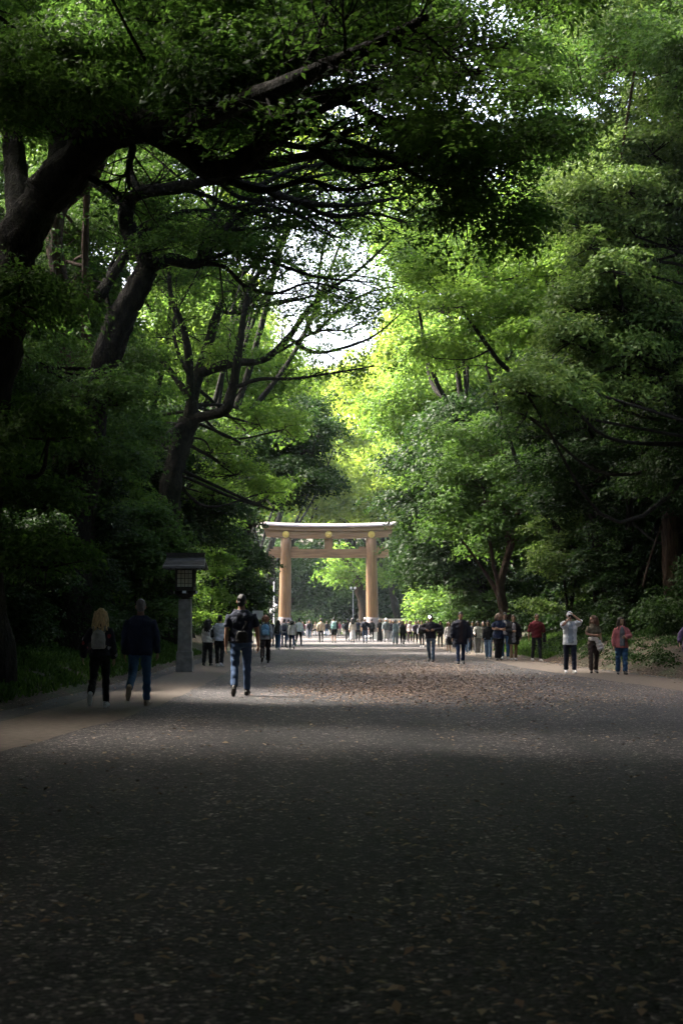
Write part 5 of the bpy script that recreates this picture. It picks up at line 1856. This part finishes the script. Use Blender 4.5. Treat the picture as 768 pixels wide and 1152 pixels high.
# left of the avenue
AT(-10.5, 66, 26, (5.5, 5.0, 5.5), 19.5, 44, 'tall fresh green tree behind the S shaped trunk', 'fresh', 0.42, (0, 0), (1.3, 2.0), 1.4, skip=keep_gap)
AT(-9.6, 75, 29, (5.2, 4.5, 3.2), 25.0, 30, 'high thin yellow green crown over the road above the sky gap', 'gold', 0.40, (7.4, 0), (1.1, 1.7), 0.9, skip=keep_gap)
AT(-8.8, 82, 22, (5.0, 5.0, 5.0), 16.5, 40, 'bright green tree behind the bare limbs left of the sky gap', 'fresh', 0.45, (1.3, 0), (1.4, 2.1), 1.3, skip=keep_gap)
AT(-11, 104, 27, (6.0, 6.0, 7.5), 20.5, 44, 'tall yellow green tree glowing behind the bare limbs', 'gold', 0.5, (1.5, 0), (1.9, 2.7), 1.3, skip=keep_gap)
AT(-13.5, 128, 22, (5.5, 6.0, 6.5), 16, 36, 'fresh green tree above the left end of the torii', 'fresh', 0.5, (2.5, 0), (1.8, 2.6), 1.4, skip=keep_gap)
AT(-12, 54, 16, (4.2, 4.5, 5.5), 9.5, 40, 'mid green tree in the shade behind the stone lantern', 'mid', 0.4, (0, 0), (1.2, 1.8), 1.6)
AT(-9.8, 72, 14, (3.6, 4.0, 5.0), 8.0, 36, 'dark tree with small leaves right of the lantern roof', 'dark', 0.38, (0.5, 0), (1.2, 1.8), 1.6, name='evergreen_tree')
AT(-11.5, 36, 13, (3.8, 4.2, 5.2), 7.0, 40, 'dark bushy tree behind the couple on the left path', 'dark', 0.35, (0, 0), (1.1, 1.6), 1.7, name='evergreen_tree')
AT(-11.0, 25, 12, (3.5, 4.2, 5.0), 6.2, 36, 'black green tree filling the lower left border', 'dark', 0.35, (0, 0), (1.0, 1.5), 1.8, name='evergreen_tree')
AT(-16, 44, 22, (5.5, 5.5, 7), 14, 36, 'tall dark tree deep in the wood on the left', 'dark', 0.45, (0, 0), (1.6, 2.4), 1.6)
AT(-18, 66, 25, (6, 6, 8), 16, 36, 'tall mid green tree deep in the wood on the left', 'mid', 0.45, (0, 0), (1.8, 2.6), 1.5)
AT(-20, 96, 27, (7, 7, 8), 16, 32, 'far mid green tree behind the leaning tree on the left', 'mid', 0.5, (0, 0), (2.2, 3.0), 1.5)
AT(-12.0, 166, 31, (8.0, 6.0, 6.0), 25.0, 40, 'yellow green crown stretching over the road between sky gap and torii', 'gold', 0.55, (8.5, 0), (2.0, 2.9), 1.4)
# beyond the torii
AT(-9, 176, 24, (8, 7, 6.5), 18.5, 46, 'sunlit yellow green tree above the left half of the torii beam', 'gold', 0.6, (2, 0), (2.0, 3.0), 1.3)
AT(7.5, 180, 24, (8, 7, 6.5), 17.5, 46, 'sunlit yellow green tree whose boughs show between the torii columns', 'gold', 0.6, (-3.5, 0), (2.0, 3.0), 1.3)
AT(-17, 178, 17, (4.5, 5, 6), 8.5, 30, 'sunlit green tree left of the torii', 'fresh', 0.5, (1, 0), (1.8, 2.6), 1.3)
AT(1.5, 205, 30, (11, 8, 9), 20, 50, 'broad far tree behind the sunlit trees beyond the torii', 'fresh', 0.7, (0, 0), (2.6, 3.6), 1.5)
AT(-7, 200, 14, (6, 6, 6), 7, 34, 'dark shaded tree seen through the left half of the torii', 'dark', 0.5, (0, 0), (1.8, 2.6), 1.7)
AT(3.0, 198, 13, (6, 5, 5.5), 6, 34, 'dark shaded tree seen through the right half of the torii', 'dark', 0.5, (0, 0), (1.8, 2.6), 1.7)
AT(10, 176, 15, (5, 5, 6), 8, 30, 'sunlit tree with a thick brown trunk right of the right torii column', 'fresh', 0.7, (0.5, 0), (1.8, 2.4), 1.3, bark=BARK_BROWN, low=-0.2)


def leaning_far_tree():
    Y = 184.0
    T = Tree('broadleaf_tree', 'far tree with a pale leaning trunk just left of the right torii column', leaf='fresh', L=0.5, bark=BARK_BROWN)
    b = W(412, 704, Y)
    b[2] = -0.1
    T.limb([b, W(408, 680, Y), W(402, 655, Y), W(396, 640, Y), W(384, 628, Y)], 0.75, 0.35, 7)
    T.fill((372, 622, 410, 650), (180, 188), 10, (1.5, 2.2), 1.3)
    T.build((b[0], b[1], 0))


leaning_far_tree()


# ------------------------------------------------------------------ shrubs: layered sprays near the path, and the mass behind
def shrub(px, py, Y, w, h, n, label, leaf, layers=5, L=None, lai=1.6, flat=0.28):
    c = W(px, py, Y)
    z0 = float(bank(c[0], c[1]))
    T = Tree('shrub', label, 'shrub', leaf, L or max(0.09, leaf_len(Y) * 0.9), bark=BARK)
    b = np.array((c[0], c[1], z0 - 0.05))
    for i in range(n):
        a = RNG.random() * 6.28
        rr = w * RNG.random() ** 0.5
        zz = z0 + h * (0.12 + 0.88 * RNG.random())
        k = math.sqrt(max(0.15, 1 - ((zz - z0) / h - 0.35) ** 2 * 1.6))
        p = np.array((c[0] + rr * k * math.cos(a), c[1] + rr * k * math.sin(a), zz))
        r = RNG.uniform(0.35, 0.62) * (0.6 + 0.2 * h / 2)
        if i < 9:
            T.limb([b + RNG.normal(0, 0.08, 3) * (1, 1, 0), b * .5 + p * .5 + (0, 0, .25), p], 0.035, 0.012, 5)
        T.clump(p, (r * 1.25, r * 1.25, r * flat * 1.6), lai, connect=i >= 9, up=1.4)
    T.build((c[0], c[1], z0))


shrub(135, 545, 53, 2.0, 6.6, 46, 'tall layered shrub with drooping fresh sprays above the walking couple', 'fresh')
shrub(236, 560, 78, 2.3, 8.8, 46, 'layered maple like shrub with fan shaped sprays right above the lantern roof', 'fresh')
shrub(262, 650, 104, 2.0, 6.6, 34, 'low feathery shrub between the lantern and the broad man in navy', 'fresh')
shrub(160, 650, 50, 1.5, 4.8, 40, 'glossy mid green shrub directly behind the man in the navy jacket', 'mid', flat=0.5)
shrub(60, 640, 37, 1.6, 4.6, 40, 'dark glossy shrub behind the blonde woman', 'dark', flat=0.5)
shrub(10, 700, 29, 1.3, 3.0, 34, 'low dark shrub at the left border above the grass', 'dark', flat=0.5)
shrub(640, 640, 61, 2.2, 6.6, 46, 'grey green layered shrub behind the person in the white cap', 'pale')
shrub(560, 640, 84, 2.2, 6.0, 40, 'mid green shrub behind the folded arms group', 'mid')
shrub(520, 610, 108, 2.4, 9.0, 40, 'tall mid green shrub behind the tall man in the dark coat', 'mid')
shrub(700, 650, 52, 1.8, 3.6, 34, 'dark shrub on the litter bank behind the woman in pink', 'dark')
shrub(480, 660, 142, 2.2, 6.0, 34, 'fresh green shrub above the man with bent arms', 'fresh')


def undergrowth():
    Q, TT = [], []
    for side in (-1, 1):
        tab = LEFT_OUT if side < 0 else RIGHT_OUT
        for y in np.concatenate([np.arange(12, 70, 1.15), np.arange(70, 150, 2.2)]):
            for row, off in enumerate((3.2 if side < 0 else 2.9, 5.2, 8.0)):
                x = lerp_curve(tab, y) + side * (off + RNG.uniform(-0.6, 0.6) + (0.6 if side > 0 else 0))
                yy = y + RNG.uniform(-0.5, 0.5)
                L = leaf_len(max(yy, 28))
                top = (1.5, 3.0, 5.5)[row] * RNG.uniform(0.7, 1.2)
                z0 = float(bank(x, yy))
                for lev in range(1 + row * 2):
                    zz = z0 + top * (lev + 0.6) / (1.2 + row * 2)
                    r = RNG.uniform(0.6, 1.0) * (1 + 0.25 * row)
                    if not in_frame((x, yy, zz), 250):
                        continue
                    p, n = clump_sprays((x + RNG.uniform(-.5, .5), yy, zz), (r, r, r * 0.7), 1.35, L, 26, L * 3)
                    q, t = spray_leaves(p, n, L * 2.9, 26, L)
                    Q.append(q)
                    TT.append(t)
    for i in range(240):
        y = RNG.uniform(24, 60)
        x = float(lerp_curve(RIGHT_OUT, y)) + 0.7 + 4.0 * RNG.random()
        p, n = clump_sprays((x, y, float(bank(x, y)) + 0.10), (0.28, 0.28, 0.14), 0.8, 0.09, 14, 0.25)
        q, t = spray_leaves(p, n, 0.22, 14, 0.09)
        Q.append(q)
        TT.append(t)
    q = np.concatenate(Q)
    tag(quads('undergrowth', q, LEAF['dark'], np.concatenate(TT)), kind='stuff')


undergrowth()


def woodland():
    """the wood that closes the view on both sides and beyond the torii, plus unseen walls added round the photographer for shade"""
    Q, TT = [], []

    def wall(x0, y0, x1, y1, h, depth, step, L):
        n = int(math.hypot(x1 - x0, y1 - y0) / step) + 1
        for i in range(n + 1):
            t = i / n
            for z in np.arange(0.5, h, step * 0.8):
                c = np.array((x0 + (x1 - x0) * t, y0 + (y1 - y0) * t, 0.0)) + np.array((RNG.normal(0, depth * .4), RNG.normal(0, depth * .4), z + RNG.normal(0, step * .2)))
                c[2] = min(c[2], h * RNG.uniform(0.8, 1.0))
                r = step * RNG.uniform(0.7, 1.0)
                p, nr = clump_sprays(c, (r, r, r * .7), 1.3, L, 26, L * 3)
                q, tt = spray_leaves(p, nr, L * 2.9, 26, L)
                Q.append(q)
                TT.append(tt)
    wall(-24, -8, -27, 135, 22, 4, 3.4, 0.6)
    wall(24, -8, 26, 150, 22, 4, 3.4, 0.6)
    wall(-18, -13, 18, -15, 17, 2, 2.6, 0.7)  # this wall and the next two are unseen, added to block low sky light
    wall(-15, -13, -14, 20, 15, 2, 2.6, 0.6)
    wall(17, -13, 16, 22, 16, 2, 2.6, 0.6)
    wall(-60, 225, 60, 225, 26, 8, 4.5, 0.8)
    wall(-50, 190, -32, 190, 16, 4, 3.4, 0.7)
    wall(45, 165, 26, 150, 22, 4, 3.4, 0.7)
    q = np.concatenate(Q)
    tag(quads('woodland', q, LEAF['mid'], np.concatenate(TT)), kind='stuff')


woodland()


def haze():
    mb = MB()
    mb.box((0, 100, 20.5), (240, 290, 45))
    m, nt, out = new_mat('haze_air')
    v = nd(nt, 'ShaderNodeVolumePrincipled')
    v.inputs['Color'].default_value = (0.72, 0.86, 0.95, 1)
    v.inputs['Density'].default_value = 0.00014
    v.inputs['Anisotropy'].default_value = 0.35
    nt.links.new(v.outputs[0], out.inputs['Volume'])
    tag(mb.build('haze', m, smooth=False), kind='stuff')


haze()


# ------------------------------------------------------------------ light, sky, camera
SUN_EL, SUN_AZ = math.radians(53), math.radians(-64)   # azimuth from +Y clockwise: a veiled sun on the left
world = bpy.data.worlds.new('World')
SC.world = world
world.use_nodes = True
wn = world.node_tree
wn.nodes.clear()
sky = wn.nodes.new('ShaderNodeTexSky')
sky.sky_type = 'NISHITA'
sky.sun_disc = False
sky.sun_elevation = SUN_EL
sky.sun_rotation = SUN_AZ
sky.air_density = 1.0
sky.dust_density = 9.0
sky.ozone_density = 1.0
bg = wn.nodes.new('ShaderNodeBackground')
bg.inputs[1].default_value = 0.13
wo = wn.nodes.new('ShaderNodeOutputWorld')
wn.links.new(sky.outputs[0], bg.inputs[0])
wn.links.new(bg.outputs[0], wo.inputs[0])

sd = bpy.data.lights.new('sun', 'SUN')
sd.energy = 2.7
sd.angle = math.radians(12)
sd.color = (1.0, 0.95, 0.86)
so = bpy.data.objects.new('sun', sd)
COL.objects.link(so)
dirv = Vector((math.sin(SUN_AZ) * math.cos(SUN_EL), math.cos(SUN_AZ) * math.cos(SUN_EL), math.sin(SUN_EL)))
so.rotation_euler = (-dirv).to_track_quat('-Z', 'Y').to_euler()
so.location = (-30, -10, 60)

cd = bpy.data.cameras.new('camera')
cd.sensor_fit = 'VERTICAL'
cd.sensor_height = 36.0
cd.sensor_width = 24.0
cd.lens = F * 36.0 / 1152.0
cd.clip_start = 0.1
cd.clip_end = 3000
cd.dof.use_dof = True
cd.dof.focus_distance = 28.0
cd.dof.aperture_fstop = 5.0
co = bpy.data.objects.new('camera', cd)
COL.objects.link(co)
co.location = (0, 0, EYE)
co.rotation_euler = (math.pi / 2 + PITCH, 0, 0)
SC.camera = co

SC.view_settings.view_transform = 'Standard'
SC.view_settings.look = 'None'
SC.view_settings.exposure = 3.3
SC.view_settings.gamma = 1.0
SC.render.film_transparent = False
cy = SC.cycles
cy.use_denoising = True
cy.volume_bounces = 1
cy.max_bounces = 7
cy.diffuse_bounces = 4
cy.glossy_bounces = 2
cy.transmission_bounces = 3
cy.sample_clamp_indirect = 8
